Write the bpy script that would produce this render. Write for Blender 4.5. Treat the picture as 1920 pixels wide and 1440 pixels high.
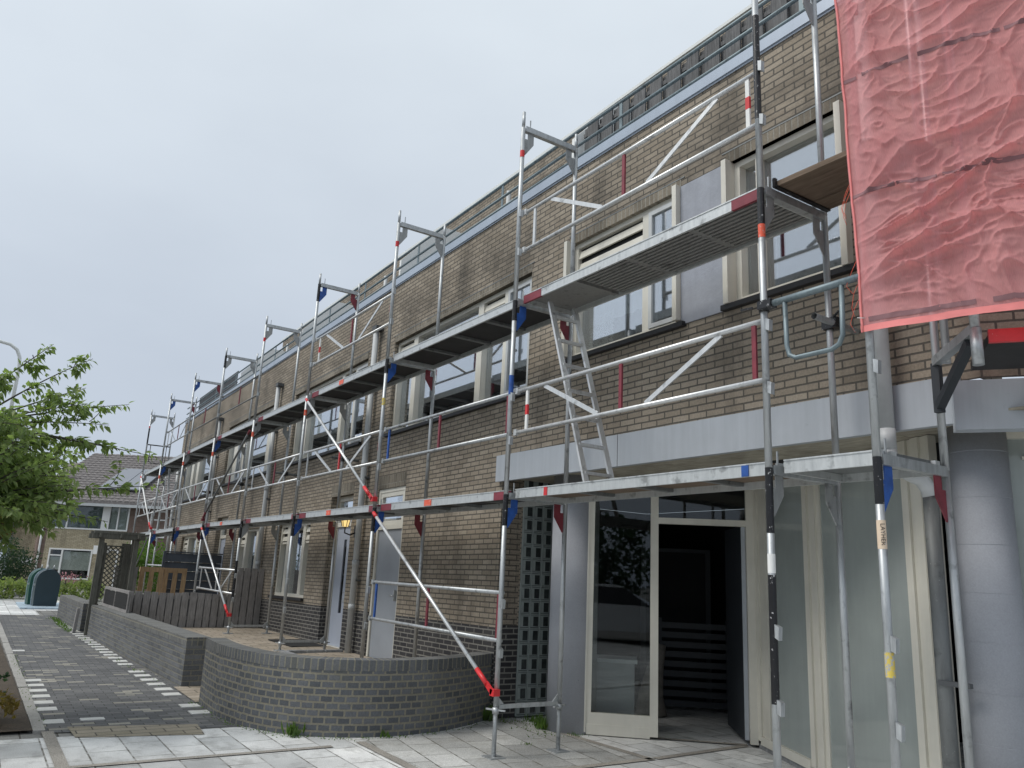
import bpy, bmesh, math, random
from mathutils import Vector, Matrix, noise
R = math.radians
random.seed(7)
sc = bpy.context.scene
for o in list(bpy.data.objects): bpy.data.objects.remove(o)
COL = sc.collection
ZO = 2.38            # street level is z = 0; measurements below are relative to the first scaffold lift

# ---------------------------------------------------------------- camera
cam_d = bpy.data.cameras.new('camera'); cam = bpy.data.objects.new('camera', cam_d); COL.objects.link(cam)
cam_d.sensor_width = 36.0; cam_d.lens = 1481.374 / 1920 * 36; cam_d.clip_start = 0.05; cam_d.clip_end = 2000
def cam_axes(yaw, pitch, roll):
    cy, sy, cp, sp = math.cos(yaw), math.sin(yaw), math.cos(pitch), math.sin(pitch)
    f = Vector((sy*cp, cy*cp, sp)); r = Vector((cy, -sy, 0)); u = r.cross(f)
    return r*math.cos(roll)+u*math.sin(roll), u*math.cos(roll)-r*math.sin(roll), f
r_, u_, f_ = cam_axes(R(-56.9251), R(13.50227), R(2.72529))
m = Matrix((r_, u_, -f_)).transposed().to_4x4()
m.translation = Vector((6.50402, -4.22718, -0.75087 + ZO))
cam.matrix_world = m
sc.camera = cam

# ---------------------------------------------------------------- sky, sun, exposure
SUN_EL, SUN_AZ = R(52), R(200)
w = bpy.data.worlds.new('World'); sc.world = w; w.use_nodes = True
nt = w.node_tree; nt.nodes.clear()
out = nt.nodes.new('ShaderNodeOutputWorld'); bg = nt.nodes.new('ShaderNodeBackground'); bg.inputs[1].default_value = 0.101
sky = nt.nodes.new('ShaderNodeTexSky'); sky.sky_type = 'NISHITA'; sky.sun_disc = False
sky.sun_elevation = SUN_EL; sky.sun_rotation = SUN_AZ; sky.dust_density = 3.0; sky.air_density = 1.0
hs = nt.nodes.new('ShaderNodeHueSaturation'); hs.inputs['Saturation'].default_value = 0.35
tc = nt.nodes.new('ShaderNodeTexCoord'); mp = nt.nodes.new('ShaderNodeMapping'); mp.inputs['Scale'].default_value = (1, 1, 2.2)
nz = nt.nodes.new('ShaderNodeTexNoise'); nz.inputs['Scale'].default_value = 1.3; nz.inputs['Detail'].default_value = 6
sep = nt.nodes.new('ShaderNodeSeparateXYZ')
cr = nt.nodes.new('ShaderNodeValToRGB')       # overcast deck: lighter high up, greyer blue near the horizon
cr.color_ramp.elements[0].position = 0.0; cr.color_ramp.elements[0].color = (4.0, 4.6, 5.55, 1)
cr.color_ramp.elements[1].position = 0.75; cr.color_ramp.elements[1].color = (6.7, 7.3, 7.8, 1)
nr = nt.nodes.new('ShaderNodeValToRGB')
nr.color_ramp.elements[0].position = 0.28; nr.color_ramp.elements[0].color = (0.86, 0.87, 0.89, 1)
nr.color_ramp.elements[1].position = 0.7; nr.color_ramp.elements[1].color = (1.08, 1.08, 1.07, 1)
mul = nt.nodes.new('ShaderNodeMixRGB'); mul.blend_type = 'MULTIPLY'; mul.inputs[0].default_value = 1
mix = nt.nodes.new('ShaderNodeMixRGB'); mix.inputs[0].default_value = 0.85
L = nt.links.new
L(sky.outputs[0], hs.inputs['Color']); L(tc.outputs['Generated'], mp.inputs[0]); L(mp.outputs[0], nz.inputs['Vector'])
L(tc.outputs['Generated'], sep.inputs[0]); L(sep.outputs['Z'], cr.inputs[0]); L(nz.outputs['Fac'], nr.inputs[0])
L(cr.outputs[0], mul.inputs[1]); L(nr.outputs[0], mul.inputs[2])
L(hs.outputs[0], mix.inputs[1]); L(mul.outputs[0], mix.inputs[2]); L(mix.outputs[0], bg.inputs[0]); L(bg.outputs[0], out.inputs[0])
sl = bpy.data.lights.new('sun', 'SUN'); sl.energy = 1.5; sl.angle = R(25); sl.color = (1, 0.96, 0.9)
so = bpy.data.objects.new('sun', sl); COL.objects.link(so)
so.rotation_euler = (R(90)-SUN_EL, 0, -SUN_AZ+R(180))
so.location = (0, -10, 30)
sc.view_settings.view_transform = 'Standard'; sc.view_settings.look = 'None'; sc.view_settings.gamma = 1
sc.view_settings.exposure = 0.34; sc.view_settings.use_curve_mapping = False
sc.cycles.max_bounces = 8; sc.cycles.transparent_max_bounces = 16

# ---------------------------------------------------------------- materials
class NT:
    def __init__(s, name):
        s.m = bpy.data.materials.new(name); s.m.use_nodes = True; s.t = s.m.node_tree
        s.b = s.t.nodes['Principled BSDF']; s.out = s.t.nodes['Material Output']
    def n(s, typ, **kw):
        nd = s.t.nodes.new('ShaderNode'+typ)
        for k, v in kw.items():
            if k in nd.inputs: nd.inputs[k].default_value = v
            else: setattr(nd, k, v)
        return nd
    def l(s, a, b): s.t.links.new(a, b)
    def noise(s, vec, scale, detail=3, rough=0.6):
        nd = s.n('TexNoise'); nd.inputs['Scale'].default_value = scale; nd.inputs['Detail'].default_value = detail
        nd.inputs['Roughness'].default_value = rough; s.l(vec, nd.inputs['Vector']); return nd.outputs['Fac']
    def ramp(s, fac, stops):
        nd = s.n('ValToRGB'); e = nd.color_ramp.elements
        while len(e) < len(stops): e.new(0.5)
        for i, (p, c) in enumerate(stops):
            e[i].position = p; e[i].color = (*c, 1) if len(c) == 3 else c
        s.l(fac, nd.inputs[0]); return nd.outputs[0]
    def mix(s, fac, a, b, mode='MIX'):
        nd = s.n('MixRGB', blend_type=mode)
        for i, v in ((0, fac), (1, a), (2, b)):
            if hasattr(v, 'is_output'): s.l(v, nd.inputs[i])
            elif i == 0: nd.inputs[0].default_value = v
            else: nd.inputs[i].default_value = (*v, 1)
        return nd.outputs[0]
    def bump(s, h, strength=0.4, dist=0.01):
        nd = s.n('Bump'); nd.inputs['Strength'].default_value = strength; nd.inputs['Distance'].default_value = dist
        s.l(h, nd.inputs['Height']); s.l(nd.outputs[0], s.b.inputs['Normal'])
    def mapping(s, src, scale=(1, 1, 1), rot=(0, 0, 0)):
        nd = s.n('Mapping'); nd.inputs['Scale'].default_value = scale; nd.inputs['Rotation'].default_value = rot
        s.l(src, nd.inputs[0]); return nd.outputs[0]
    def coord(s, k='Object'): return s.n('TexCoord').outputs[k]
    def color(s, c):
        if hasattr(c, 'is_output'): s.l(c, s.b.inputs['Base Color'])
        else: s.b.inputs['Base Color'].default_value = (*c, 1)
    def set(s, rough=0.5, metal=0.0, spec=0.5):
        s.b.inputs['Roughness'].default_value = rough; s.b.inputs['Metallic'].default_value = metal
        s.b.inputs['Specular IOR Level'].default_value = spec

def pos(t):                       # world position, the same pattern wherever the part stands
    g = t.n('NewGeometry'); return g.outputs['Position']
def sc3(c, k): return tuple(x*k for x in c)
def paint(name, c, rough=0.45, metal=0.0, var=0.12, scale=6, chips=None, bump=0.0, streak=0.0):
    t = NT(name); p = pos(t)
    a = t.ramp(t.noise(p, scale, 4), [(0.3, sc3(c, 1-var)), (0.7, sc3(c, 1+var))])
    if chips:
        f = t.ramp(t.noise(p, 38, 4, 0.7), [(chips[1], (0, 0, 0)), (chips[1]+0.04, (1, 1, 1))])
        a = t.mix(f, a, chips[0])
    if streak:
        a = t.mix(1, a, t.ramp(t.noise(t.mapping(p, (7, 7, 0.5)), 1.0, 5, 0.7), [(0.3, (1-streak,)*3), (0.65, (1+streak*0.4,)*3)]), 'MULTIPLY')
        g = t.ramp(t.noise(p, 26, 3, 0.7), [(0.66, (0, 0, 0)), (0.76, (streak*2,)*3)]); a = t.mix(g, a, sc3(c, 0.45))
    t.color(a); t.set(rough, metal)
    if bump: t.bump(t.noise(p, scale*8, 3), bump, 0.004)
    return t.m
def metal(name, c, rough=0.42, met=0.75, streak=True, var=0.25):
    t = NT(name); p = pos(t)
    n1 = t.noise(t.mapping(p, (30, 30, 5)), 1.0, 4, 0.7)
    a = t.ramp(n1, [(0.25, sc3(c, 1-var)), (0.5, c), (0.75, sc3(c, 1+var*0.8))])
    sp = t.ramp(t.noise(p, 9, 3), [(0.58, (0, 0, 0)), (0.72, (1, 1, 1))])
    a = t.mix(sp, a, sc3(c, 0.55))
    mo = t.ramp(t.noise(p, 42, 4, 0.75), [(0.66, (0, 0, 0)), (0.72, (0.85,)*3)]); a = t.mix(mo, a, (0.5, 0.49, 0.46))
    t.color(a); t.set(rough, met)
    rr = t.ramp(n1, [(0.2, (rough*0.8,)*3), (0.8, (min(1, rough*1.35),)*3)]); t.l(rr, t.b.inputs['Roughness'])
    t.bump(n1, 0.12, 0.002)
    return t.m
def brick(name, c1, c2, mortar, bw=0.21, rh=0.0625, ms=0.009, stain=(0.5, 0.45), swap=False, rough=0.9, bump=0.7, dirt=(0.03, 0.028, 0.024), bias=0.0, lichen=None, off=0.5, zband=None):
    t = NT(name); uv = t.coord('UV')
    if swap: uv = t.mapping(uv, (1, 1, 1), (0, 0, R(90)))
    p = pos(t)
    wob = t.n('MixRGB', blend_type='ADD'); wob.inputs[0].default_value = 0.006
    nn = t.n('TexNoise'); nn.inputs['Scale'].default_value = 7; t.l(p, nn.inputs['Vector'])
    t.l(uv, wob.inputs[1]); t.l(nn.outputs['Color'], wob.inputs[2])
    b = t.n('TexBrick'); b.inputs['Scale'].default_value = 1; b.inputs['Brick Width'].default_value = bw; b.inputs['Row Height'].default_value = rh
    b.inputs['Mortar Size'].default_value = ms; b.inputs['Mortar Smooth'].default_value = 0.25; b.inputs['Bias'].default_value = bias
    b.inputs['Color1'].default_value = (*c1, 1); b.inputs['Color2'].default_value = (*c2, 1); b.inputs['Mortar'].default_value = (*mortar, 1)
    b.offset = off; b.offset_frequency = 2
    t.l(wob.outputs[0], b.inputs['Vector'])
    fine = t.ramp(t.noise(p, 55, 5, 0.75), [(0.25, (0.72,)*3), (0.75, (1.25,)*3)])
    a = t.mix(1, b.outputs['Color'], fine, 'MULTIPLY')
    big = t.ramp(t.noise(p, 0.9, 5, 0.65), [(0.3, (0.82, 0.81, 0.79)), (0.7, (1.12, 1.11, 1.08))])
    a = t.mix(1, a, big, 'MULTIPLY')
    st = t.ramp(t.noise(t.mapping(p, (1.6, 1.6, 0.55)), 1.1, 6, 0.7), [(stain[0], (0, 0, 0)), (stain[0]+0.22, (stain[1],)*3)])
    a = t.mix(st, a, dirt)
    if zband:      # soot and damp that has run along the courses over the upper windows
        sx = t.n('SeparateXYZ'); t.l(p, sx.inputs[0]); zr = t.ramp(sx.outputs['Z'], [(0, (0, 0, 0))]); mr = t.n('MapRange'); t.l(sx.outputs['Z'], mr.inputs[0])
        mr.inputs[1].default_value = zband[0]-0.6; mr.inputs[2].default_value = zband[1]+0.6
        zf = t.ramp(mr.outputs[0], [(0.25, (0, 0, 0)), (0.42, (1, 1, 1)), (0.6, (0.9,)*3), (0.85, (0, 0, 0))])
        nf = t.ramp(t.noise(t.mapping(p, (0.8, 0.8, 1.6)), 1.6, 6, 0.75), [(0.4, (0, 0, 0)), (0.68, (0.72,)*3)]); a = t.mix(t.mix(1, zf, nf, 'MULTIPLY'), a, (0.07, 0.064, 0.055))
        ef = t.ramp(t.noise(p, 7, 6, 0.8), [(0.68, (0, 0, 0)), (0.8, (0.5,)*3)]); a = t.mix(ef, a, (0.4, 0.38, 0.35))
    if lichen:
        lf = t.ramp(t.noise(p, 2.3, 6, 0.75), [(0.52, (0, 0, 0)), (0.72, (lichen[1],)*3)]); a = t.mix(lf, a, lichen[0])
    t.color(a); t.set(rough, 0, 0.25)
    h = t.n('Math', operation='SUBTRACT'); h.inputs[0].default_value = 1.0; t.l(b.outputs['Fac'], h.inputs[1])
    h2 = t.n('Math', operation='MULTIPLY_ADD'); t.l(t.noise(p, 90, 4), h2.inputs[0]); h2.inputs[1].default_value = 0.35; t.l(h.outputs[0], h2.inputs[2])
    t.bump(h2.outputs[0], bump, 0.008)
    return t.m
def wood(name, c1, c2, grain=(4, 4, 60), rough=0.8, var=0.5):
    t = NT(name); p = pos(t)
    g = t.noise(t.mapping(p, grain), 1.0, 6, 0.7)
    a = t.ramp(g, [(0.25, c1), (0.6, c2), (0.85, sc3(c2, 1.25))])
    a = t.mix(1, a, t.ramp(t.noise(p, 2.5, 4), [(0.3, (1-var*0.4,)*3), (0.7, (1+var*0.3,)*3)]), 'MULTIPLY')
    t.color(a); t.set(rough, 0, 0.3); t.bump(g, 0.35, 0.004)
    return t.m
def glass(name, tint=(0.62, 0.66, 0.68), refl=0.16, edge=0.75):
    t = NT(name); t.t.nodes.remove(t.b)
    tr = t.n('BsdfTransparent'); tr.inputs[0].default_value = (*tint, 1)
    gl = t.n('BsdfGlossy'); gl.inputs['Roughness'].default_value = 0.015; gl.inputs[0].default_value = (0.93, 0.96, 1, 1)
    bm_ = t.n('Bump'); bm_.inputs['Strength'].default_value = 0.03; bm_.inputs['Distance'].default_value = 0.02
    t.l(t.noise(pos(t), 1.4, 2), bm_.inputs['Height']); t.l(bm_.outputs[0], gl.inputs['Normal'])
    lw = t.n('LayerWeight'); lw.inputs[0].default_value = 0.5
    mr = t.n('MapRange'); mr.inputs[1].default_value = 0; mr.inputs[2].default_value = 1; mr.inputs[3].default_value = refl; mr.inputs[4].default_value = edge
    mx = t.n('MixShader'); t.l(lw.outputs['Facing'], mr.inputs[0]); t.l(mr.outputs[0], mx.inputs[0])
    t.l(tr.outputs[0], mx.inputs[1]); t.l(gl.outputs[0], mx.inputs[2]); t.l(mx.outputs[0], t.out.inputs[0])
    return t.m
def leafmat(name, c, var=0.5, yellow=0.25, trans=0.35):
    t = NT(name); p = pos(t)
    oi = t.noise(p, 11, 2); big = t.noise(p, 1.7, 3)
    a = t.ramp(oi, [(0.3, sc3(c, 1-var)), (0.55, c), (0.8, (c[0]*(1+yellow*3), c[1]*(1+yellow), c[2]*0.9))])
    a = t.mix(1, a, t.ramp(big, [(0.3, (0.7, 0.72, 0.75)), (0.7, (1.25, 1.22, 1.05))]), 'MULTIPLY')
    t.color(a); t.set(0.5, 0, 0.35)
    tl = t.n('BsdfTranslucent'); tl.inputs[0].default_value = (c[0]*2.2, c[1]*2.4, c[2]*1.2, 1)
    mx = t.n('MixShader'); mx.inputs[0].default_value = trans
    t.l(t.b.outputs[0], mx.inputs[1]); t.l(tl.outputs[0], mx.inputs[2]); t.l(mx.outputs[0], t.out.inputs[0])
    return t.m
def speck(name, c, rough=0.9, fine=0.35, scale=160, blot=0.18, bump=0.3, stain=None, pits=False):
    t = NT(name); p = pos(t)
    a = t.ramp(t.noise(p, scale, 3, 0.8), [(0.3, sc3(c, 1-fine)), (0.7, sc3(c, 1+fine))])
    a = t.mix(1, a, t.ramp(t.noise(p, 2.2, 5, 0.7), [(0.3, (1-blot,)*3), (0.7, (1+blot,)*3)]), 'MULTIPLY')
    if stain: a = t.mix(t.ramp(t.noise(p, 5, 5, 0.75), [(stain[0], (0, 0, 0)), (stain[0]+0.15, (0.8,)*3)]), a, stain[1])
    if pits: a = t.mix(t.ramp(t.noise(p, 30, 3, 0.6), [(0.745, (0, 0, 0)), (0.765, (1, 1, 1))]), a, (0.1, 0.1, 0.11))
    t.color(a); t.set(rough, 0, 0.3); t.bump(t.noise(p, scale, 3), bump, 0.004)
    return t.m
def pavers(name, stops, mortar, bw, rh, ms=0.006, rot=0, off=0.5, fine=0.3, rough=0.9, dirt=None, bump=0.5, patch=None):
    t = NT(name); p = pos(t); uv = t.mapping(p, (1, 1, 1), (0, 0, rot))
    b = t.n('TexBrick'); b.inputs['Scale'].default_value = 1; b.inputs['Brick Width'].default_value = bw; b.inputs['Row Height'].default_value = rh
    b.inputs['Mortar Size'].default_value = ms; b.inputs['Mortar Smooth'].default_value = 0.2
    b.inputs['Color1'].default_value = (0, 0, 0, 1); b.inputs['Color2'].default_value = (1, 1, 1, 1); b.inputs['Mortar'].default_value = (0.5, 0.5, 0.5, 1)
    b.offset = off; b.offset_frequency = 2; t.l(uv, b.inputs['Vector'])
    a = t.ramp(b.outputs['Color'], stops)
    a = t.mix(1, a, t.ramp(t.noise(p, 120, 3, 0.8), [(0.3, (1-fine,)*3), (0.7, (1+fine,)*3)]), 'MULTIPLY')
    a = t.mix(1, a, t.ramp(t.noise(p, 1.5, 5, 0.7), [(0.3, (0.85, 0.85, 0.84)), (0.7, (1.12, 1.12, 1.1))]), 'MULTIPLY')
    if dirt: a = t.mix(t.ramp(t.noise(p, 3.1, 6, 0.75), [(dirt[0], (0, 0, 0)), (dirt[0]+0.18, (dirt[1],)*3)]), a, dirt[2])
    if patch: a = t.mix(1, a, t.ramp(t.noise(p, 0.45, 4, 0.6), [(0.35, (patch[0],)*3), (0.62, (patch[1],)*3)]), 'MULTIPLY')
    mf = t.mix(t.ramp(t.noise(p, 6, 3), [(0.4, (0.35,)*3), (0.6, (1,)*3)]), (0, 0, 0), b.outputs['Fac']) if patch else b.outputs['Fac']
    a = t.mix(mf, a, mortar)
    t.color(a); t.set(rough, 0, 0.3)
    h = t.n('Math', operation='SUBTRACT'); h.inputs[0].default_value = 1.0; t.l(b.outputs['Fac'], h.inputs[1])
    h2 = t.n('Math', operation='MULTIPLY_ADD'); t.l(t.noise(p, 110, 4), h2.inputs[0]); h2.inputs[1].default_value = 0.3; t.l(h.outputs[0], h2.inputs[2])
    t.bump(h2.outputs[0], bump, 0.006)
    return t.m

M = {}
M['brick'] = brick('tan_brick', (0.285, 0.245, 0.196), (0.39, 0.341, 0.28), (0.125, 0.116, 0.102), zband=(5.4, 5.85), stain=(0.5, 0.62), dirt=(0.085, 0.076, 0.064), ms=0.0085, bump=0.55)
M['soldier'] = brick('tan_brick_upright', (0.19, 0.168, 0.135), (0.29, 0.258, 0.21), (0.3, 0.285, 0.25), bw=0.3, rh=0.0625, swap=True, stain=(0.45, 0.6), off=0.0)
M['plinth'] = brick('black_brick', (0.035, 0.035, 0.04), (0.062, 0.06, 0.062), (0.23, 0.225, 0.21), stain=(0.7, 0.2), rough=0.6)
GB = dict(stain=(0.6, 0.35), lichen=((0.19, 0.185, 0.14), 0.45), rough=0.75)
M['greybrick'] = brick('grey_blue_brick', (0.105, 0.113, 0.126), (0.17, 0.178, 0.192), (0.2, 0.195, 0.17), bw=0.215, rh=0.066, **GB)
M['curvebrick'] = brick('grey_blue_header_brick', (0.1, 0.108, 0.12), (0.165, 0.174, 0.19), (0.255, 0.24, 0.195), bw=0.125, rh=0.0665, ms=0.011, **GB)
M['greysoldier'] = brick('grey_brick_on_edge', (0.11, 0.117, 0.127), (0.17, 0.177, 0.187), (0.25, 0.24, 0.2), bw=0.3, rh=0.072, swap=True, stain=(0.6, 0.3), lichen=((0.15, 0.145, 0.11), 0.4), off=0.0)
M['greytop'] = paint('grey_brick_top', (0.25, 0.255, 0.26), 0.85, var=0.3, scale=14, bump=0.4)
M['housebrick'] = brick('brown_brick', (0.17, 0.115, 0.095), (0.25, 0.17, 0.14), (0.2, 0.18, 0.16))
M['yellowbrick'] = brick('yellow_brick', (0.46, 0.4, 0.28), (0.56, 0.49, 0.36), (0.25, 0.22, 0.16))
M['frame'] = paint('cream_frame_paint', (0.66, 0.64, 0.565), 0.4, var=0.06, scale=3, streak=0.06)
M['white'] = paint('white_paint', (0.8, 0.8, 0.78), 0.4, var=0.04)
M['sill'] = paint('black_sill', (0.02, 0.02, 0.022), 0.5)
M['coping'] = paint('blue_grey_cladding', (0.38, 0.44, 0.52), 0.38, 0.15, var=0.07, scale=1.5, streak=0.07)
M['fascia'] = paint('grey_fascia', (0.43, 0.465, 0.505), 0.42, 0.03, var=0.08, scale=1.2, streak=0.1)
M['render'] = paint('grey_render', (0.33, 0.35, 0.395), 0.8, var=0.1, scale=4, bump=0.8, streak=0.1)
M['divider'] = paint('white_divider_board', (0.84, 0.85, 0.83), 0.6, var=0.04, scale=2)
M['whitepanel'] = paint('white_panel', (0.72, 0.74, 0.72), 0.6, var=0.06, scale=2)
M['rail'] = metal('dull_rail_steel', (0.2, 0.25, 0.27), 0.5, 0.5)
M['zinc'] = paint('grey_pipe_plastic', (0.5, 0.52, 0.525), 0.45, var=0.1, scale=5)
M['darkpipe'] = paint('dark_pipe_hopper', (0.09, 0.095, 0.1), 0.6)
M['galv'] = metal('galvanised_steel', (0.47, 0.49, 0.5), 0.45, 0.7)
M['alu'] = metal('aluminium', (0.66, 0.67, 0.67), 0.4, 0.65, var=0.12)
M['galvdark'] = metal('old_galvanised_steel', (0.2, 0.21, 0.21), 0.55, 0.5)
M['deckside'] = metal('deck_rail_aluminium', (0.58, 0.6, 0.6), 0.45, 0.6, var=0.15)
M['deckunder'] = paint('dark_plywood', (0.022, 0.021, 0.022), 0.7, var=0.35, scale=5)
M['deckribs'] = metal('ribbed_deck', (0.3, 0.3, 0.29), 0.5, 0.5)
M['red'] = paint('dark_red_paint', (0.2, 0.03, 0.045), 0.5, var=0.25, scale=9, chips=((0.4, 0.36, 0.35), 0.72))
M['brightred'] = paint('bright_red_paint', (0.62, 0.03, 0.035), 0.4, var=0.15, chips=((0.6, 0.5, 0.48), 0.7))
M['orange'] = paint('orange_tape', (0.8, 0.12, 0.06), 0.5, var=0.15, chips=((0.5, 0.5, 0.48), 0.58))
M['blue'] = paint('blue_paint', (0.02, 0.085, 0.33), 0.5, var=0.3, scale=10, chips=((0.3, 0.33, 0.38), 0.68))
M['black'] = paint('black_paint', (0.01, 0.01, 0.012), 0.35, chips=((0.5, 0.5, 0.5), 0.63))
M['yellow'] = paint('yellow_tape', (0.7, 0.54, 0.1), 0.5, chips=((0.42, 0.43, 0.43), 0.5))
M['gusset'] = metal('grey_gusset', (0.36, 0.37, 0.37), 0.5, 0.5)
M['plank'] = wood('scaffold_plank', (0.085, 0.06, 0.042), (0.18, 0.135, 0.098), (3, 50, 50))
M['fencewood'] = wood('grey_weathered_wood', (0.15, 0.143, 0.14), (0.33, 0.315, 0.305), (60, 60, 5))
M['roofwood'] = wood('black_weathered_wood', (0.05, 0.05, 0.052), (0.17, 0.17, 0.17), (50, 50, 4))
M['pergola'] = wood('green_grey_wood', (0.06, 0.06, 0.05), (0.15, 0.147, 0.125), (50, 50, 4))
M['pallet'] = wood('pallet_wood', (0.24, 0.155, 0.085), (0.45, 0.31, 0.18), (40, 40, 4))
M['sheet'] = paint('dark_blue_cladding', (0.06, 0.072, 0.09), 0.5, var=0.15)
M['door'] = paint('blue_grey_door', (0.4, 0.44, 0.52), 0.35, var=0.05, scale=2)
M['utildoor'] = paint('grey_door', (0.3, 0.325, 0.36), 0.4, var=0.12, scale=1.2)
M['darkdoor'] = paint('dark_grey_door', (0.026, 0.031, 0.038), 0.55)
M['glass'] = glass('window_glass', (0.84, 0.87, 0.88), 0.22, 0.78)
M['glassdark'] = glass('shop_glass', (0.8, 0.82, 0.8), 0.035, 0.16)
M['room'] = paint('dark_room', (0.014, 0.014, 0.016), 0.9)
M['curtain'] = paint('pale_curtain', (0.5, 0.52, 0.53), 0.9, var=0.1)
M['blind'] = paint('white_blind', (0.62, 0.63, 0.62), 0.7, var=0.05)
M['greyblind'] = paint('grey_screen', (0.2, 0.23, 0.26), 0.7, var=0.05)
M['frost'] = paint('frosted_glass', (0.33, 0.365, 0.353), 0.05, var=0.09, scale=1.3, streak=0.05)
M['concrete'] = speck('grey_concrete', (0.345, 0.36, 0.395), 0.75, 0.08, 90, 0.07, 0.15, stain=(0.72, (0.2, 0.2, 0.21)), pits=True)
M['osb'] = wood('osb_board', (0.24, 0.215, 0.17), (0.42, 0.39, 0.32), (6, 22, 8), var=0.6)
M['blockglass'] = paint('glass_block', (0.32, 0.36, 0.35), 0.12, var=0.1, scale=8)
M['blockdark'] = paint('glass_block_core', (0.04, 0.047, 0.047), 0.06, var=0.4, scale=12)
M['mat'] = paint('rubber_mat', (0.012, 0.012, 0.012), 0.9, bump=0.5)
M['bin'] = paint('green_grey_coating', (0.028, 0.05, 0.062), 0.45, var=0.05)
M['binback'] = paint('green_coating', (0.01, 0.07, 0.05), 0.45, var=0.05)
M['plate'] = metal('bin_plate', (0.42, 0.52, 0.6), 0.5, 0.3)
M['tile'] = paint('roof_tile', (0.17, 0.155, 0.15), 0.75, var=0.25, scale=9)
M['solar'] = paint('solar_panel', (0.2, 0.215, 0.245), 0.3, var=0.04)
M['leaf'] = leafmat('tree_leaf', (0.19, 0.255, 0.11))
M['hedge'] = leafmat('dark_hedge_leaf', (0.028, 0.055, 0.035))
M['shrub'] = leafmat('shrub_leaf', (0.2, 0.25, 0.11), yellow=0.4)
M['lime'] = leafmat('bright_leaf', (0.085, 0.16, 0.03), yellow=0.35)
M['rust'] = leafmat('autumn_leaf', (0.16, 0.12, 0.04), yellow=0.4)
M['weed'] = leafmat('weed_leaf', (0.09, 0.155, 0.045))
M['bark'] = wood('bark', (0.03, 0.027, 0.024), (0.075, 0.065, 0.055), (20, 20, 6))
M['soil'] = speck('soil', (0.075, 0.06, 0.045), 0.95, 0.6, 70, 0.3, 0.8)
M['gravel'] = speck('gravel', (0.3, 0.28, 0.25), 0.95, 0.75, 110, 0.2, 1.0)
M['street'] = pavers('street_paving', [(0.0, (0.16, 0.16, 0.155)), (1, (0.24, 0.235, 0.225))], (0.09, 0.085, 0.075), 0.6, 0.3, 0.008)
M['walk'] = pavers('dark_pavers', [(0.0, (0.1, 0.101, 0.105)), (0.75, (0.145, 0.146, 0.15)), (0.9, (0.165, 0.165, 0.163)), (0.935, (0.26, 0.25, 0.22)), (1, (0.32, 0.305, 0.27))], (0.035, 0.034, 0.03), 0.21, 0.105, 0.004, rot=R(90), fine=0.35)
M['tiles'] = pavers('concrete_tiles', [(0.0, (0.52, 0.53, 0.535)), (0.5, (0.66, 0.665, 0.665)), (1, (0.76, 0.76, 0.755))], (0.12, 0.112, 0.094), 0.57, 0.315, 0.0075, rot=0, fine=0.3, dirt=(0.5, 0.55, (0.2, 0.195, 0.18)), patch=(0.62, 1.12))
M['worn'] = pavers('worn_concrete_tiles', [(0.0, (0.34, 0.342, 0.335)), (0.6, (0.42, 0.422, 0.412)), (1, (0.52, 0.52, 0.51))], (0.1, 0.094, 0.075), 0.45, 0.3, 0.008, rot=R(8), fine=0.45, dirt=(0.5, 0.6, (0.2, 0.19, 0.165)), patch=(0.75, 1.15))
M['terrace'] = pavers('terrace_pavers', [(0.0, (0.3, 0.255, 0.2)), (1, (0.39, 0.335, 0.275))], (0.13, 0.115, 0.09), 0.4, 0.2, 0.01, rot=R(90), dirt=(0.5, 0.5, (0.14, 0.12, 0.095)))
M['buff'] = pavers('buff_pavers', [(0.0, (0.27, 0.24, 0.18)), (1, (0.34, 0.3, 0.24))], (0.09, 0.08, 0.065), 0.3, 0.15, 0.007, rot=R(90))
M['whiteblock'] = speck('white_paving_block', (0.55, 0.55, 0.53), 0.85, 0.12, 90, 0.12)
M['kerb'] = speck('kerb_stone', (0.33, 0.32, 0.3), 0.9, 0.25, 90, 0.18)
M['sticker'] = paint('sticker', (0.75, 0.6, 0.45), 0.5, var=0.05)
M['lace'] = paint('lace', (0.75, 0.78, 0.78), 0.8)
M['car'] = paint('white_car_paint', (0.7, 0.71, 0.72), 0.2, var=0.02)
M['tyre'] = paint('tyre', (0.015, 0.015, 0.015), 0.7)
M['blackglass'] = paint('dark_glass', (0.01, 0.011, 0.013), 0.05)
M['sack'] = paint('dusty_sack', (0.2, 0.185, 0.165), 0.9, var=0.3, scale=8, bump=0.6)
def _lamp():
    t = NT('lamp_glow'); t.color((0.9, 0.7, 0.3)); t.b.inputs['Emission Color'].default_value = (1, 0.72, 0.28, 1); t.b.inputs['Emission Strength'].default_value = 0.7; return t.m
M['glow'] = _lamp()
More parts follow.
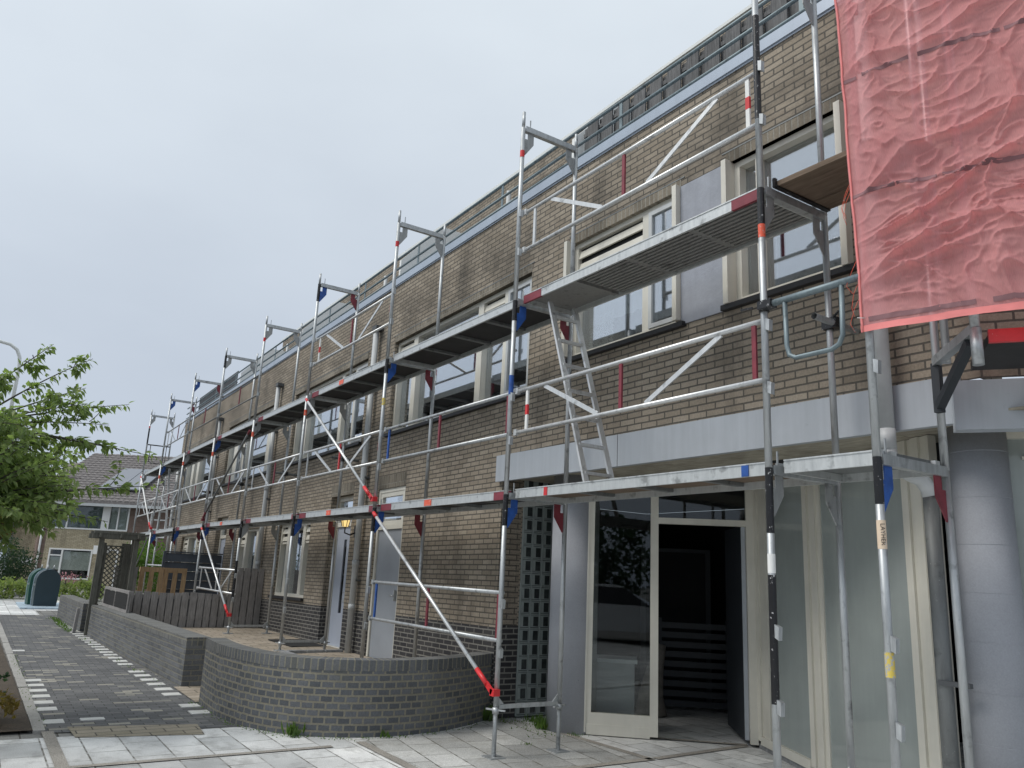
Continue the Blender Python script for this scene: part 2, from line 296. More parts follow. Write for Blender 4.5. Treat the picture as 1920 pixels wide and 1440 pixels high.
def _net():
    t = NT('red_debris_net'); t.t.nodes.remove(t.b); uv = t.coord('UV')
    c = t.ramp(t.noise(pos(t), 3.5, 4), [(0.3, (0.9, 0.4, 0.405)), (0.7, (0.95, 0.47, 0.475))])
    wv = t.noise(t.mapping(uv, (500, 30, 1)), 1.0, 2); c = t.mix(1, c, t.ramp(wv, [(0.3, (0.9,)*3), (0.7, (1.1,)*3)]), 'MULTIPLY')
    df = t.n('BsdfDiffuse'); tl = t.n('BsdfTranslucent'); tr = t.n('BsdfTransparent'); tr.inputs[0].default_value = (1, 0.7, 0.7, 1)
    t.l(c, df.inputs[0]); t.l(c, tl.inputs[0])
    m1 = t.n('MixShader'); m1.inputs[0].default_value = 0.42; t.l(df.outputs[0], m1.inputs[1]); t.l(tl.outputs[0], m1.inputs[2])
    m2 = t.n('MixShader'); m2.inputs[0].default_value = 0.27; t.l(m1.outputs[0], m2.inputs[1]); t.l(tr.outputs[0], m2.inputs[2])
    t.l(m2.outputs[0], t.out.inputs[0]); return t.m
M['net'] = _net()
M['netband'] = paint('net_band', (0.24, 0.12, 0.13), 0.7, var=0.15)
M['nethem'] = paint('net_hem', (0.85, 0.27, 0.26), 0.8, var=0.12)

# ---------------------------------------------------------------- mesh helpers
class MB:
    """collects boxes, tubes and sheets and links them as ONE mesh object"""
    def __init__(s): s.v = []; s.f = []; s.uv = []; s.sm = []
    def face(s, pts, uv=None, smooth=False):
        b = len(s.v); s.v += [tuple(p) for p in pts]; s.f.append(list(range(b, b+len(pts)))); s.sm.append(smooth)
        if uv is None:
            n = Vector((0, 0, 0)); P = [Vector(p) for p in pts]
            for i in range(len(P)): n += P[i].cross(P[(i+1) % len(P)])
            if n.length: n.normalize()
            if abs(n.z) > 0.7: uv = [(p.x, p.y) for p in P]
            else:
                h = Vector((-n.y, n.x, 0)); h.normalize() if h.length else None
                if abs(h.x) > abs(h.y): h = h if h.x > 0 else -h
                else: h = h if h.y > 0 else -h
                uv = [(p.dot(h), p.z) for p in P]
        s.uv.append(uv)
    def hexa(s, c):      # eight corners: bottom 0-3 ccw, top 4-7
        for q in ((0, 3, 2, 1), (4, 5, 6, 7), (0, 1, 5, 4), (1, 2, 6, 5), (2, 3, 7, 6), (3, 0, 4, 7)): s.face([c[i] for i in q])
        return s
    def box(s, x0, x1, y0, y1, z0, z1):
        return s.hexa([(x0, y0, z0), (x1, y0, z0), (x1, y1, z0), (x0, y1, z0), (x0, y0, z1), (x1, y0, z1), (x1, y1, z1), (x0, y1, z1)])
    def obox(s, o, ax, ay, az):   # corner plus three edge vectors
        o, ax, ay, az = map(Vector, (o, ax, ay, az))
        return s.hexa([o, o+ax, o+ax+ay, o+ay, o+az, o+ax+az, o+ax+ay+az, o+ay+az])
    def bar(s, p, q, w, h, up=(0, 0, 1)):    # rectangular bar from p to q
        p, q = Vector(p), Vector(q); d = (q-p).normalized(); up = Vector(up)
        if abs(d.dot(up)) > 0.98: up = Vector((1, 0, 0))
        sd = d.cross(up).normalized(); u = sd.cross(d)
        return s.obox(p-sd*w/2-u*h/2, q-p, sd*w, u*h)
    def tube(s, pts, r, n=10, cap=True, r2=None):
        pts = [Vector(p) for p in pts]; rings = []; k = len(pts)
        prev = None
        for i, p in enumerate(pts):
            d = (pts[min(i+1, k-1)]-pts[max(i-1, 0)]).normalized()
            if prev is None:
                a = Vector((0, 0, 1)) if abs(d.z) < 0.9 else Vector((1, 0, 0)); sd = d.cross(a).normalized()
            else: sd = (prev-d*prev.dot(d)).normalized()
            prev = sd; u = d.cross(sd); rr = r if r2 is None else r+(r2-r)*i/(k-1)
            rings.append([p+(sd*math.cos(t)+u*math.sin(t))*rr for t in (2*math.pi*j/n for j in range(n))])
        b = len(s.v)
        for rg in rings: s.v += [tuple(p) for p in rg]
        for i in range(k-1):
            for j in range(n):
                j2 = (j+1) % n; s.f.append([b+i*n+j, b+i*n+j2, b+(i+1)*n+j2, b+(i+1)*n+j]); s.sm.append(True)
                s.uv.append([(j/n, i), ((j+1)/n, i), ((j+1)/n, i+1), (j/n, i+1)])
        if cap:
            for rg, rev in ((0, True), (k-1, False)):
                q = [b+rg*n+j for j in range(n)]; s.f.append(q[::-1] if not rev else q); s.sm.append(False); s.uv.append([(0, 0)]*n)
        return s
    def prism(s, poly, dirv):     # planar polygon extruded along dirv
        poly = [Vector(p) for p in poly]; d = Vector(dirv); n = len(poly)
        s.face(poly); s.face([p+d for p in reversed(poly)])
        for i in range(n):
            j = (i+1) % n; s.face([poly[j], poly[i], poly[i]+d, poly[j]+d])
        return s
    def cyl(s, c, r, z0, z1, n=48):
        return s.tube([(c[0], c[1], z0), (c[0], c[1], z1)], r, n)
    def build(s, name, mat, parent=None, loc=None, shear=False, local=False, kind=None):
        me = bpy.data.meshes.new(name)
        v = s.v
        if shear: v = [(x, y, z+0.0145*min(x, 0)) for x, y, z in v]
        if local: off = Vector((0, 0, 0))
        elif parent is not None: off = Vector(parent['base'])
        else: off = Vector(loc) if loc is not None else Vector((sum(p[0] for p in v)/len(v), sum(p[1] for p in v)/len(v), min(p[2] for p in v)))
        me.from_pydata([(p[0]-off.x, p[1]-off.y, p[2]-off.z) for p in v], [], s.f)
        ul = me.uv_layers.new(name='UVMap'); k = 0
        flat = []
        for q in s.uv:
            for a in q: flat += [a[0], a[1]]
        ul.data.foreach_set('uv', flat)
        me.polygons.foreach_set('use_smooth', s.sm)
        bm = bmesh.new(); bm.from_mesh(me); bmesh.ops.recalc_face_normals(bm, faces=bm.faces); bm.to_mesh(me); bm.free()
        if mat is not None: me.materials.append(M[mat] if isinstance(mat, str) else mat)
        ob = bpy.data.objects.new(name, me); COL.objects.link(ob)
        if parent is not None:
            ob.parent = parent; ob['base'] = parent['base'] if not local else (0, 0, 0)
        else:
            ob.location = (off.x, off.y, off.z+ZO) if not local else (0, 0, 0); ob['base'] = tuple(off)
        if kind: ob['kind'] = kind
        return ob
def tag(o, label=None, cat=None, group=None, kind=None):
    if label: o['label'] = label
    if cat: o['category'] = cat
    if group: o['group'] = group
    if kind: o['kind'] = kind
    return o
def thing(name, label, cat, loc, group=None, rz=0):
    o = bpy.data.objects.new(name, None); COL.objects.link(o); o.location = (loc[0], loc[1], loc[2]+ZO); o.rotation_euler = (0, 0, rz)
    o.empty_display_size = 0.2; o['base'] = tuple(loc)
    return tag(o, label, cat, group)
def copy_tree(o, parent=None):
    c = o.copy(); COL.objects.link(c)
    if parent is not None: c.parent = parent
    for ch in [x for x in bpy.data.objects if x.parent == o]: copy_tree(ch, c)
    return c
def part(name, mat, parent, mb, **kw): return mb.build(name, mat, parent, **kw)
# ================================================================ GROUND
SZ = -2.38
def sheet(name, mat, pts, z, kind='structure'):
    m = MB(); m.face([(p[0], p[1], (p[2] if len(p) > 2 else z)) for p in pts]); return m.build(name, mat, kind=kind)
sheet('ground', 'street', [(-160, -160), (120, -160), (120, 160), (-160, 160)], SZ-0.012)
sheet('sidewalk', 'walk', [(-18.5, -3.44), (-2.42, -3.42), (-2.12, -1.6), (-5, -1.2), (-13, -1.7), (-18.5, -2.1)], SZ-0.004)
sheet('bin_forecourt', 'tiles', [(-27, -6.5), (-18.5, -6.5), (-18.5, -2.5), (-20.3, -2.5), (-20.3, -1.2), (-27, -1.2)], SZ-0.004)
sheet('forecourt', 'tiles', [(-2.45, -12), (9, -12), (9, 5.6), (-4.0, 5.6), (-4.0, 1.75), (-1.63, 1.75), (-1.75, 0.9), (-1.35, 0.3), (-1.3, -0.7), (-2.0, -1.5), (-2.12, -1.75)], SZ)
sheet('worn_paving', 'worn', [(-1.02, -0.82), (0.56, -0.78), (0.56, 1.32), (-1.0, 1.27), (-1.62, 1.3), (-1.62, 0.95), (-1.33, 0.5), (-1.17, 0.1), (-1.12, -0.3), (-1.15, -0.7)], SZ+0.004)
m = MB()
def strip(m, pts, wd, z):
    z += 0.004
    for a, b in zip(pts[:-1], pts[1:]):
        a, b = Vector((*a, z)), Vector((*b, z)); d = (b-a).normalized(); n = Vector((-d.y, d.x, 0))*wd/2; e = d*wd*0.3
        m.face([a-n-e, b-n+e, b+n+e, a+n-e])
strip(m, [(-2.4, -3.38), (3.5, -3.36)], 0.1, SZ+0.004)
strip(m, [(-0.93, -5.5), (-0.93, -3.45)], 0.08, SZ+0.004)
strip(m, [(-0.93, -3.3), (-0.93, -1.2)], 0.08, SZ+0.004)
strip(m, [(-1.0, -0.86), (4.5, -0.86)], 0.09, SZ+0.004)
strip(m, [(-1.05, 1.3), (0.6, 1.36), (0.6, -0.8)], 0.085, SZ+0.004)
strip(m, [(0.6, 1.45), (0.52, 2.75)], 0.085, SZ+0.004)
strip(m, [(-0.45, 1.75), (0.5, 2.8)], 0.07, SZ+0.008)
m.build('gravel_strips', 'gravel', kind='structure')
sheet('buff_paving', 'buff', [(-2.62, -3.2), (-2.08, -3.18), (-1.85, -2.1), (-2.38, -2.05)], SZ+0.004)
sheet('soil_bed', 'soil', [(-18.5, -9), (-2.45, -9), (-2.45, -3.5), (-18.5, -3.62)], SZ+0.02)
m = MB()
for i in range(17):
    x0 = -18.4+i*0.94; m.box(x0, x0+0.93, -3.56+0.004*i, -3.46+0.004*i, SZ-0.1, SZ+0.018+random.uniform(-0.006, 0.006))
m.build('kerb', 'kerb', kind='structure')
m = MB()
def wedge(y, n0, n1, st, lft):
    for i in range(n0, n1):
        x = -2.75-i*st; yy = y+0.021*(x+2.75)*-1*(-1 if lft else 1)*(-0.25 if lft else 1)
        m.box(x-0.105, x, yy-0.1, yy+0.1, SZ-0.02, SZ+0.003+random.uniform(0, 0.004))
for i in range(30):                                          # white blocks along the wall side of the path
    x = -2.95-i*0.44; y = -1.86-0.036*(-x-3.0)*0.75-0.02
    if random.random() < 0.08: continue
    m.box(x-0.21, x, y-0.1, y+0.1, SZ-0.02, SZ+0.002+random.uniform(0, 0.004))
for x in (-2.85, -3.6, -4.05, -4.5, -4.95, -5.4, -5.85, -9.5):
    y = -3.3-0.02*(-x-2.9)*0.3
    m.box(x-0.21, x, y-0.11, y+0.1, SZ-0.02, SZ+0.003)
m.box(-3.05, -2.92, -3.05, -2.83, SZ-0.02, SZ+0.003)
m.build('white_edge_blocks', 'whiteblock', kind='structure')
# raised front gardens behind the low walls
TZ = -2.09
m = MB()
m.face([(-11.0, -1.7, TZ), (-5.0, -1.4, TZ), (-4.95, -0.75, TZ), (-3.7, -0.75, TZ), (-3.6, -1.55, TZ), (-2.2, -1.4, TZ+0.02), (-1.5, -0.9, TZ+0.03), (-1.42, 0.2, TZ+0.03), (-1.75, 1.02, TZ+0.03), (-11.0, 1.02, TZ)])
m.face([(-17.2, -2.05, TZ-0.06), (-11.0, -1.7, TZ-0.004), (-11.0, 1.02, TZ-0.004), (-22.5, 1.02, TZ-0.1), (-22.5, -0.6, TZ-0.1), (-17.2, -0.6, TZ-0.06)])
m.face([(-4.96, -0.75, SZ), (-4.96, -1.78, SZ+0.004), (-3.72, -1.78, SZ+0.004), (-3.7, -0.75, SZ)]); m.face([(-4.95, -0.75, SZ-0.02), (-3.7, -0.75, SZ-0.02), (-3.7, -0.75, TZ), (-4.95, -0.75, TZ)]); m.face([(-3.7, -0.75, SZ-0.02), (-3.6, -1.55, SZ-0.02), (-3.6, -1.55, TZ), (-3.7, -0.75, TZ)])
m.build('garden_terrace', 'terrace', kind='structure')
m = MB()
for i in range(7): m.box(-5.9+i*0.31, -5.9+i*0.31+0.3, -0.13+0.0*i, -0.03, TZ-0.05, TZ+0.05)
for i in range(3): m.box(-5.95, -5.85, 0.0+i*0.3, 0.28+i*0.3, TZ-0.05, TZ+0.05)
tag(m.build('terrace_edging', 'greytop'), kind='structure')

# ================================================================ LOW BRICK WALLS
def arc_wall(pts, thick, side, z0, z1, zc):
    """brick wall along a plan polyline; returns (body, coping row)"""
    P = [Vector((*p, 0)) for p in pts]; n = len(P); N = []
    for i in range(n):
        d = (P[min(i+1, n-1)]-P[max(i-1, 0)]).normalized(); N.append(Vector((-d.y, d.x, 0))*side)
    s = [0]
    for i in range(1, n): s.append(s[-1]+(P[i]-P[i-1]).length)
    def ribbon(a0, b0, a1, b1, eps, m, top):
        for i in range(n-1):
            o0, o1 = P[i]-N[i]*eps, P[i+1]-N[i+1]*eps; q0, q1 = P[i]+N[i]*(thick+eps), P[i+1]+N[i+1]*(thick+eps)
            Z = lambda v, z: (v.x, v.y, z)
            m.face([Z(o0, a0), Z(o1, a0), Z(o1, a1), Z(o0, a1)], [(s[i], a0), (s[i+1], a0), (s[i+1], a1), (s[i], a1)])
            m.face([Z(q1, a0), Z(q0, a0), Z(q0, a1), Z(q1, a1)], [(s[i+1], a0), (s[i], a0), (s[i], a1), (s[i+1], a1)])
            m.face([Z(o0, a1), Z(o1, a1), Z(q1, a1), Z(q0, a1)], [(s[i], 0.07), (s[i+1], 0.07), (s[i+1], 0.07+thick*0.6), (s[i], 0.07+thick*0.6)])
            m.face([Z(q0, a0), Z(q1, a0), Z(o1, a0), Z(o0, a0)])
        for i in (0, n-1):
            o, q = P[i]-N[i]*eps, P[i]+N[i]*(thick+eps)
            m.face([(o.x, o.y, a0), (q.x, q.y, a0), (q.x, q.y, a1), (o.x, o.y, a1)], [(0, a0), (thick, a0), (thick, a1), (0, a1)])
    a, b = MB(), MB()
    ribbon(z0, 0, zc, 0, 0, a, False); ribbon(zc, 0, z1, 0, 0.004, b, True)
    return a, b
def spline(pts, k=6):
    out = []
    for i in range(len(pts)-1):
        p = [Vector((*pts[max(0, min(len(pts)-1, j))], 0)) for j in (i-1, i, i+1, i+2)]
        for t in (q/k for q in range(k)):
            v = 0.5*((2*p[1])+(p[2]-p[0])*t+(2*p[0]-5*p[1]+4*p[2]-p[3])*t*t+(3*p[1]-p[0]-3*p[2]+p[3])*t**3); out.append((v.x, v.y))
    return out+[pts[-1]]
curve = spline([(-3.72, -1.74), (-2.95, -1.77), (-2.3, -1.69), (-1.87, -1.54), (-1.56, -1.34), (-1.34, -1.05), (-1.21, -0.7), (-1.18, -0.3), (-1.24, 0.12), (-1.42, 0.56), (-1.68, 1.02)], 5)
def wall_thing(label, pts, thick, side, z0, z1, loc):
    t = thing('garden_wall', label, 'wall', loc, 'low grey brick garden walls')
    a, b = arc_wall(pts, thick, side, z0, z1, z1-0.105)
    part('wall_body', 'curvebrick' if pts is curve else 'greybrick', t, a); part('coping', 'greysoldier', t, b); return t
wall_thing('curved low grey brick wall bulging onto the pale tiles', curve, 0.21, 1, SZ-0.05, -1.66, (-1.2, -0.5, SZ))
wall_thing('straight low grey brick wall beside the dark path, fence boards behind it', [(-12.25, -2.03), (-8.5, -1.86), (-4.95, -1.69)], 0.3, 1, SZ-0.05, -1.765, (-8.5, -1.8, SZ))
wall_thing('farthest low grey brick wall, between the rounded bin and the pergola', [(-17.25, -2.2), (-13.35, -2.06)], 0.28, 1, SZ-0.05, -1.8, (-15, -2.1, SZ))

# ================================================================ HOUSES IN THE ROW
WY = 1.0
def wall_grid(m, x0, x1, z0, z1, holes, y=WY, depth=0.14, back=0.3):
    xs = sorted({x0, x1, *[v for h in holes for v in h[:2] if x0 < v < x1]}); zs = sorted({z0, z1, *[v for h in holes for v in h[2:4] if z0 < v < z1]})
    def inh(cx, cz): return any(h[0] < cx < h[1] and h[2] < cz < h[3] for h in holes)
    for a, b in zip(xs[:-1], xs[1:]):
        for c, d in zip(zs[:-1], zs[1:]):
            if not inh((a+b)/2, (c+d)/2): m.face([(a, y, c), (b, y, c), (b, y, d), (a, y, d)])
    for h in holes:
        a, b, c, d = max(h[0], x0), min(h[1], x1), max(h[2], z0), min(h[3], z1)
        if b <= a or d <= c: continue
        if h[0] >= x0: m.face([(a, y, c), (a, y+depth, c), (a, y+depth, d), (a, y, d)])
        if h[1] <= x1: m.face([(b, y, c), (b, y+depth, c), (b, y+depth, d), (b, y, d)])
        if h[3] <= z1: m.face([(a, y, d), (b, y, d), (b, y+depth, d), (a, y+depth, d)])
        if h[2] >= z0: m.face([(a, y, c), (b, y, c), (b, y+depth, c), (a, y+depth, c)])
    yb = y+back
    m.face([(x0, y, z0), (x0, yb, z0), (x0, yb, z1), (x0, y, z1)]); m.face([(x1, y, z0), (x1, yb, z0), (x1, yb, z1), (x1, y, z1)])
def window(par, x0, x1, z0, z1, lites, y=WY, inset=0.07, cur=None, blind=None, door=False, name='window', gm='glass'):
    """lites: (xa, xb, kind) where kind is fixed / louvre / sash"""
    f = MB(); yf, yb = y+inset, y+inset+0.12; fw = 0.055
    f.box(x0, x1, yf, yb, z1-fw, z1); f.box(x0, x1, yf-0.01, yb, z0, z0+fw)
    edges = [x0]+[v for l in lites for v in l[:2]]+[x1]
    for a, b in zip(edges[0::2], edges[1::2]):
        if b-a > 0.005: f.box(a, b, yf-0.003, yb-0.003, z0+fw, z1-fw)
    root = f.build(name, 'frame', par, shear=True)
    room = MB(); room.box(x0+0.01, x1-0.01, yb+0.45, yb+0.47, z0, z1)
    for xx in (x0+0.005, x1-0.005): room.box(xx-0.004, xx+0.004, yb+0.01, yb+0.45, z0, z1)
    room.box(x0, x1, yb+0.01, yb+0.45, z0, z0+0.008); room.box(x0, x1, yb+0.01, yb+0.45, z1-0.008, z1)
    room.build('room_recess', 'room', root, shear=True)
    for i, (a, b, k) in enumerate(lites):
        zt = z1-fw
        if k == 'louvre':
            lv = MB(); h = min(0.3, (z1-z0)*0.22) if (z1-z0) < 1.8 else 0.14
            lv.box(a, b, yf+0.02, yb, zt-h-0.04, zt-h)
            nl = 2
            for j in range(nl):
                zz = zt-h+(j+0.12)*h/nl; s0 = h/nl*0.62
                lv.hexa([(a, yf+0.006, zz), (b, yf+0.006, zz), (b, yf+0.03, zz), (a, yf+0.03, zz), (a, yf+0.03, zz+s0), (b, yf+0.03, zz+s0), (b, yf+0.05, zz+s0), (a, yf+0.05, zz+s0)])
            lv.build('louvre_vent', 'frame', root, shear=True); bk = MB(); bk.box(a, b, yf+0.055, yf+0.06, zt-h, zt); bk.build('vent_back', 'sill', root, shear=True); zt = zt-h-0.04
        if k == 'sash':
            s = MB(); w_ = 0.05
            s.box(a+0.004, b-0.004, yf-0.02, yf+0.035, zt-w_, zt-0.004); s.box(a+0.004, b-0.004, yf-0.02, yf+0.035, z0+fw+0.004, z0+fw+w_)
            s.box(a+0.004, a+w_, yf-0.02, yf+0.035, z0+fw+w_, zt-w_); s.box(b-w_, b-0.004, yf-0.02, yf+0.035, z0+fw+w_, zt-w_)
            s.build('casement', 'zinc', root, shear=True); g = MB(); g.box(a+w_, b-w_, yf+0.004, yf+0.012, z0+fw+w_, zt-w_)
        else:
            g = MB(); g.box(a, b, yf+0.085, yf+0.093, z0+fw, zt)
        g.build('pane', gm, root, shear=True)
        if cur and i in cur:
            c = MB(); n = max(8, int((b-a)/0.05)); zc0 = z0+fw+0.05 if cur[i] else z0+0.4
            for j in range(n):
                t0, t1 = a+(b-a)*j/n, a+(b-a)*(j+1)/n
                c.face([(t0, yb+0.06+0.02*math.sin(j*1.9), zc0), (t1, yb+0.06+0.02*math.sin((j+1)*1.9), zc0), (t1, yb+0.06+0.02*math.sin((j+1)*1.9), zt), (t0, yb+0.06+0.02*math.sin(j*1.9), zt)], smooth=True)
            c.build('curtain', 'curtain', root, shear=True)
        if blind and i in blind:
            c = MB(); hh = (zt-z0)*blind[i]; n = int(hh/0.045)
            for j in range(n): c.box(a+0.01, b-0.01, yb+0.04, yb+0.065, zt-hh+j*0.045, zt-hh+j*0.045+0.034)
            c.build('slat_blind', 'curtain', root, shear=True)
    return root
def sill(par, x0, x1, z): m = MB(); m.box(x0-0.04, x1+0.04, WY-0.06, WY+0.08, z-0.05, z-0.002); m.build('window_sill', 'sill', par, shear=True)
def soldier(par, x0, x1, z, h=0.11):
    m = MB(); m.box(x0, x1, WY-0.004, WY+0.1, z, z+h); l_ = m.build('brick_lintel', 'soldier', par, shear=True)
    if h < 0.15: m = MB(); m.box(x0-0.05, x1+0.05, WY-0.007, WY+0.05, z+h, z+h+0.012); m.build('lead_strip', 'galvdark', l_, shear=True)
def downpipe(par, x, ztop=3.3, hop=True, y=0.915):
    m = MB(); m.tube([(x, y, TZ), (x, y, ztop)], 0.05, 14)
    for z in (-1.3, -0.62, 1.0, 2.6): m.tube([(x, y, z-0.05), (x, y, z+0.05)], 0.056, 14)
    p = m.build('downpipe', 'zinc', par, shear=True)
    if hop:
        h = MB(); h.box(x-0.055, x+0.12, y-0.06, WY-0.003, ztop, ztop+0.07); h.build('pipe_head', 'darkpipe', p, shear=True)
        h = MB()
        for z in (-0.9, 0.75, 2.25): h.box(x-0.07, x+0.07, y, WY-0.003, z, z+0.03)
        h.build('pipe_clamp', 'darkpipe', p, shear=True)
def roof_parts(par, x0, x1, x1r=None):
    x1r = x1r or x1
    m = MB(); m.box(x0, x1, WY-0.03, WY+0.3, 3.985, 4.1); m.box(x0, x1, WY-0.015, WY-0.004, 3.965, 3.985); m.build('roof_edge', 'coping', par, shear=True)
    m = MB()
    for z in (4.137, 4.295, 4.487): m.tube([(x0+0.002, 0.995, z), (x1-0.002, 0.995, z)], 0.019, 10)
    r = m.build('roof_railing', 'rail', par, shear=True)
    k = max(2, int((x1-x0)/1.75))
    for i in range(k): xx = x0+(i+0.5)*(x1-x0)/k; m = MB(); m.bar((xx, 0.995, 4.1), (xx, 0.995, 4.48), 0.012, 0.045); m.build('railing_post', 'rail', r, shear=True)
    m = MB(); m.face([(x0, 1.3, 4.0), (x1, 1.3, 4.0), (x1, 3.0, 4.0), (x0, 3.0, 4.0)]); m.build('roof_deck', 'darkpipe', par, shear=True)
def top_floor(par, x0, x1, wins):
    m = MB(); wall_grid(m, x0, x1, 4.1, 6.53, wins, y=3.0, depth=0.1); m.build('top_storey_wall', 'brick', par, shear=True)
    m = MB(); m.box(x0, x1, 2.96, 3.4, 6.53, 6.58); m.box(x0, x1, 3.38, 8, 6.56, 6.565); m.build('roof_eave', 'whitepanel', par, shear=True)
    for h in wins: window(par, h[0]+0.02, h[1]-0.02, h[2]+0.02, h[3]-0.02, [(h[0]+0.09, h[1]-0.09, 'fixed')], y=3.0, name='roof_terrace_window')
    m = MB()
    for px in (x0+0.9, x1-1.6): m.tube([(px, 2.9, 4.3), (px, 2.9, 6.2)], 0.045, 10)
    m.build('upper_pipe', 'zinc', par, shear=True)
def divider(par, x):
    m = MB(); m.prism([(x-0.03, 1.22, 4.14), (x-0.03, 1.22, 4.66), (x-0.03, 2.0, 5.52), (x-0.03, 3.0, 5.5), (x-0.03, 3.0, 4.14)], (0.06, 0, 0)); m.build('terrace_divider', 'divider', par, shear=True)
PLZ = -1.345
def house(label, x0, x1, gx1=None, holes=(), gholes=()):
    t = thing('terraced_house', label, 'house', ((x0+x1)/2, 1.2, TZ), 'tan brick row houses behind the scaffold')
    gx = gx1 if gx1 is not None else x1
    m = MB()
    allh = list(holes)+list(gholes)
    if gx < x1:      # ground floor stops earlier than the upper floor
        wall_grid(m, x0, gx, PLZ, 0.62, [h for h in allh if h[2] < 0.62]); wall_grid(m, x0, x1, 0.62, 3.985, [h for h in allh if h[3] > 0.62])
    else: wall_grid(m, x0, x1, PLZ, 3.985, allh)
    m.build('wall', 'brick', t, shear=True)
    m = MB(); wall_grid(m, x0, gx, TZ-0.4, PLZ, [h for h in gholes], y=WY-0.003); m.build('plinth', 'plinth', t, shear=True)
    roof_parts(t, x0, x1); return t
B = [-21.55, -16.35, -11.1, -5.75, -0.72]
def four_lites(a, b):
    w_ = b-a; return [(a+0.06, a+w_*0.147, 'louvre'), (a+w_*0.183, a+w_*0.65, 'fixed'), (a+w_*0.685, a+w_*0.82, 'louvre'), (a+w_*0.845, b-0.06, 'sash')]
# --- house beside the shop (grey utility door, blank lower wall)
w3 = (-5.12, -1.18, 1.42, 2.955); d2 = (-5.29, -4.31, TZ-0.1, 0.535)
h1 = house('brick row house with a blank lower wall and plain grey door under a transom', B[3], B[4], -1.63, [w3], [d2])
window(h1, *w3, four_lites(w3[0], w3[1]), cur={0: 1, 3: 0}); sill(h1, w3[0], w3[1], w3[2]); soldier(h1, w3[0], w3[1], w3[3])
soldier(h1, d2[0], d2[1]-0.0, d2[3], 0.2)
m = MB(); a, b, c, d = d2
m.box(a, a+0.06, 1.02, 1.1, c, d); m.box(b-0.06, b, 1.02, 1.1, c, d); m.box(a+0.06, b-0.06, 1.02, 1.1, d-0.06, d); m.box(a+0.06, b-0.06, 1.02, 1.1, -0.1, -0.03)
ud = m.build('door', 'frame', h1, shear=True)
m = MB(); m.box(a+0.065, b-0.065, 1.045, 1.085, c, -0.105); m.build('door_leaf', 'utildoor', ud, shear=True)
m = MB(); m.box(a+0.13, b-0.13, 1.06, 1.068, 0.03, d-0.13); m.build('transom_pane', 'glass', ud, shear=True)
m = MB()
for q in ((a+0.06, b-0.06, -0.03, 0.03), (a+0.06, b-0.06, d-0.13, d-0.06), (a+0.06, a+0.13, 0.03, d-0.13), (b-0.13, b-0.06, 0.03, d-0.13)): m.box(q[0], q[1], 1.03, 1.08, q[2], q[3])
m.build('transom_frame', 'frame', ud, shear=True)
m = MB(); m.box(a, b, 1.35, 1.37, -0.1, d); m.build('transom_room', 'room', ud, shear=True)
m = MB(); m.box(b-0.13, b-0.1, 0.99, 1.045, -1.15, -1.0); m.tube([(b-0.115, 0.98, -1.08), (b-0.22, 0.98, -1.08)], 0.01, 8); m.build('door_handle', 'galv', ud, shear=True)
downpipe(h1, B[3]+0.0); top_floor(h1, B[3], B[4], [(-4.6, -3.3, 4.1, 6.1)]); divider(h1, B[4]+0.02)
# --- house with the lantern
w4 = (-10.05, -6.2, 1.43, 2.93); g4 = (-10.2, -8.28, -1.25, 0.17); d1 = (-7.32, -6.3, TZ-0.1, 0.55)
h2 = house('brick row house with a pale blue slit-window door and a three-part ground floor window', B[2], B[3], None, [w4], [g4, d1])
window(h2, *w4, four_lites(w4[0], w4[1]), blind={1: 0.6, 0: 0.3}); sill(h2, w4[0], w4[1], w4[2]); soldier(h2, w4[0], w4[1], w4[3])
def three_lites(a, b): w_ = b-a; return [(a+0.07, a+w_*0.22, 'louvre'), (a+w_*0.3, a+w_*0.7, 'fixed'), (a+w_*0.78, b-0.06, 'louvre')]
window(h2, *g4, three_lites(g4[0], g4[1]), blind={1: 0.62}); sill(h2, g4[0], g4[1], g4[2]); soldier(h2, g4[0], g4[1], g4[3], 0.2)
def front_door(par, d, mat='door'):
    a, b, c, e = d; yy = 1.12
    m = MB(); m.box(a, a+0.09, yy, yy+0.09, c, e); m.box(b-0.09, b, yy, yy+0.09, c, e); m.box(a+0.09, b-0.09, yy, yy+0.09, e-0.08, e); m.box(a+0.09, b-0.09, yy, yy+0.09, 0.02, 0.1); m.box(a+0.09, b-0.09, yy-0.03, yy+0.09, c, c+0.2)
    r = m.build('front_door', 'frame', par, shear=True)
    m = MB(); s0, s1 = a+0.42, a+0.55; z0, z1 = c+0.75, -0.2
    m.box(a+0.095, s0, yy+0.03, yy+0.075, c+0.205, 0.015); m.box(s1, b-0.095, yy+0.03, yy+0.075, c+0.205, 0.015)
    m.box(s0, s1, yy+0.03, yy+0.075, c+0.205, z0); m.box(s0, s1, yy+0.03, yy+0.075, z1, 0.015)
    m.build('door_leaf', mat, r, shear=True)
    m = MB(); m.box(s0, s1, yy+0.045, yy+0.06, z0, z1); m.build('slit_pane', 'blackglass', r, shear=True)
    m = MB(); m.box(a+0.09, b-0.09, yy+0.04, yy+0.048, 0.1, e-0.08); m.build('transom_pane', 'glass', r, shear=True)
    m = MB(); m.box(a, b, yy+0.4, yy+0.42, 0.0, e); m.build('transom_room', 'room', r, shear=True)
    m = MB(); m.box(b-0.2, b-0.17, yy-0.01, yy+0.03, c+1.0, c+1.16); m.tube([(b-0.185, yy-0.02, c+1.1), (b-0.3, yy-0.02, c+1.1)], 0.011, 8); m.build('door_handle', 'galv', r, shear=True)
    m = MB(); m.box(b-0.42, b-0.2, yy+0.02, yy+0.03, c+0.93, c+1.0); m.build('letter_flap', 'galv', r, shear=True)
front_door(h2, d1); soldier(h2, d1[0], d1[1], d1[3], 0.2)
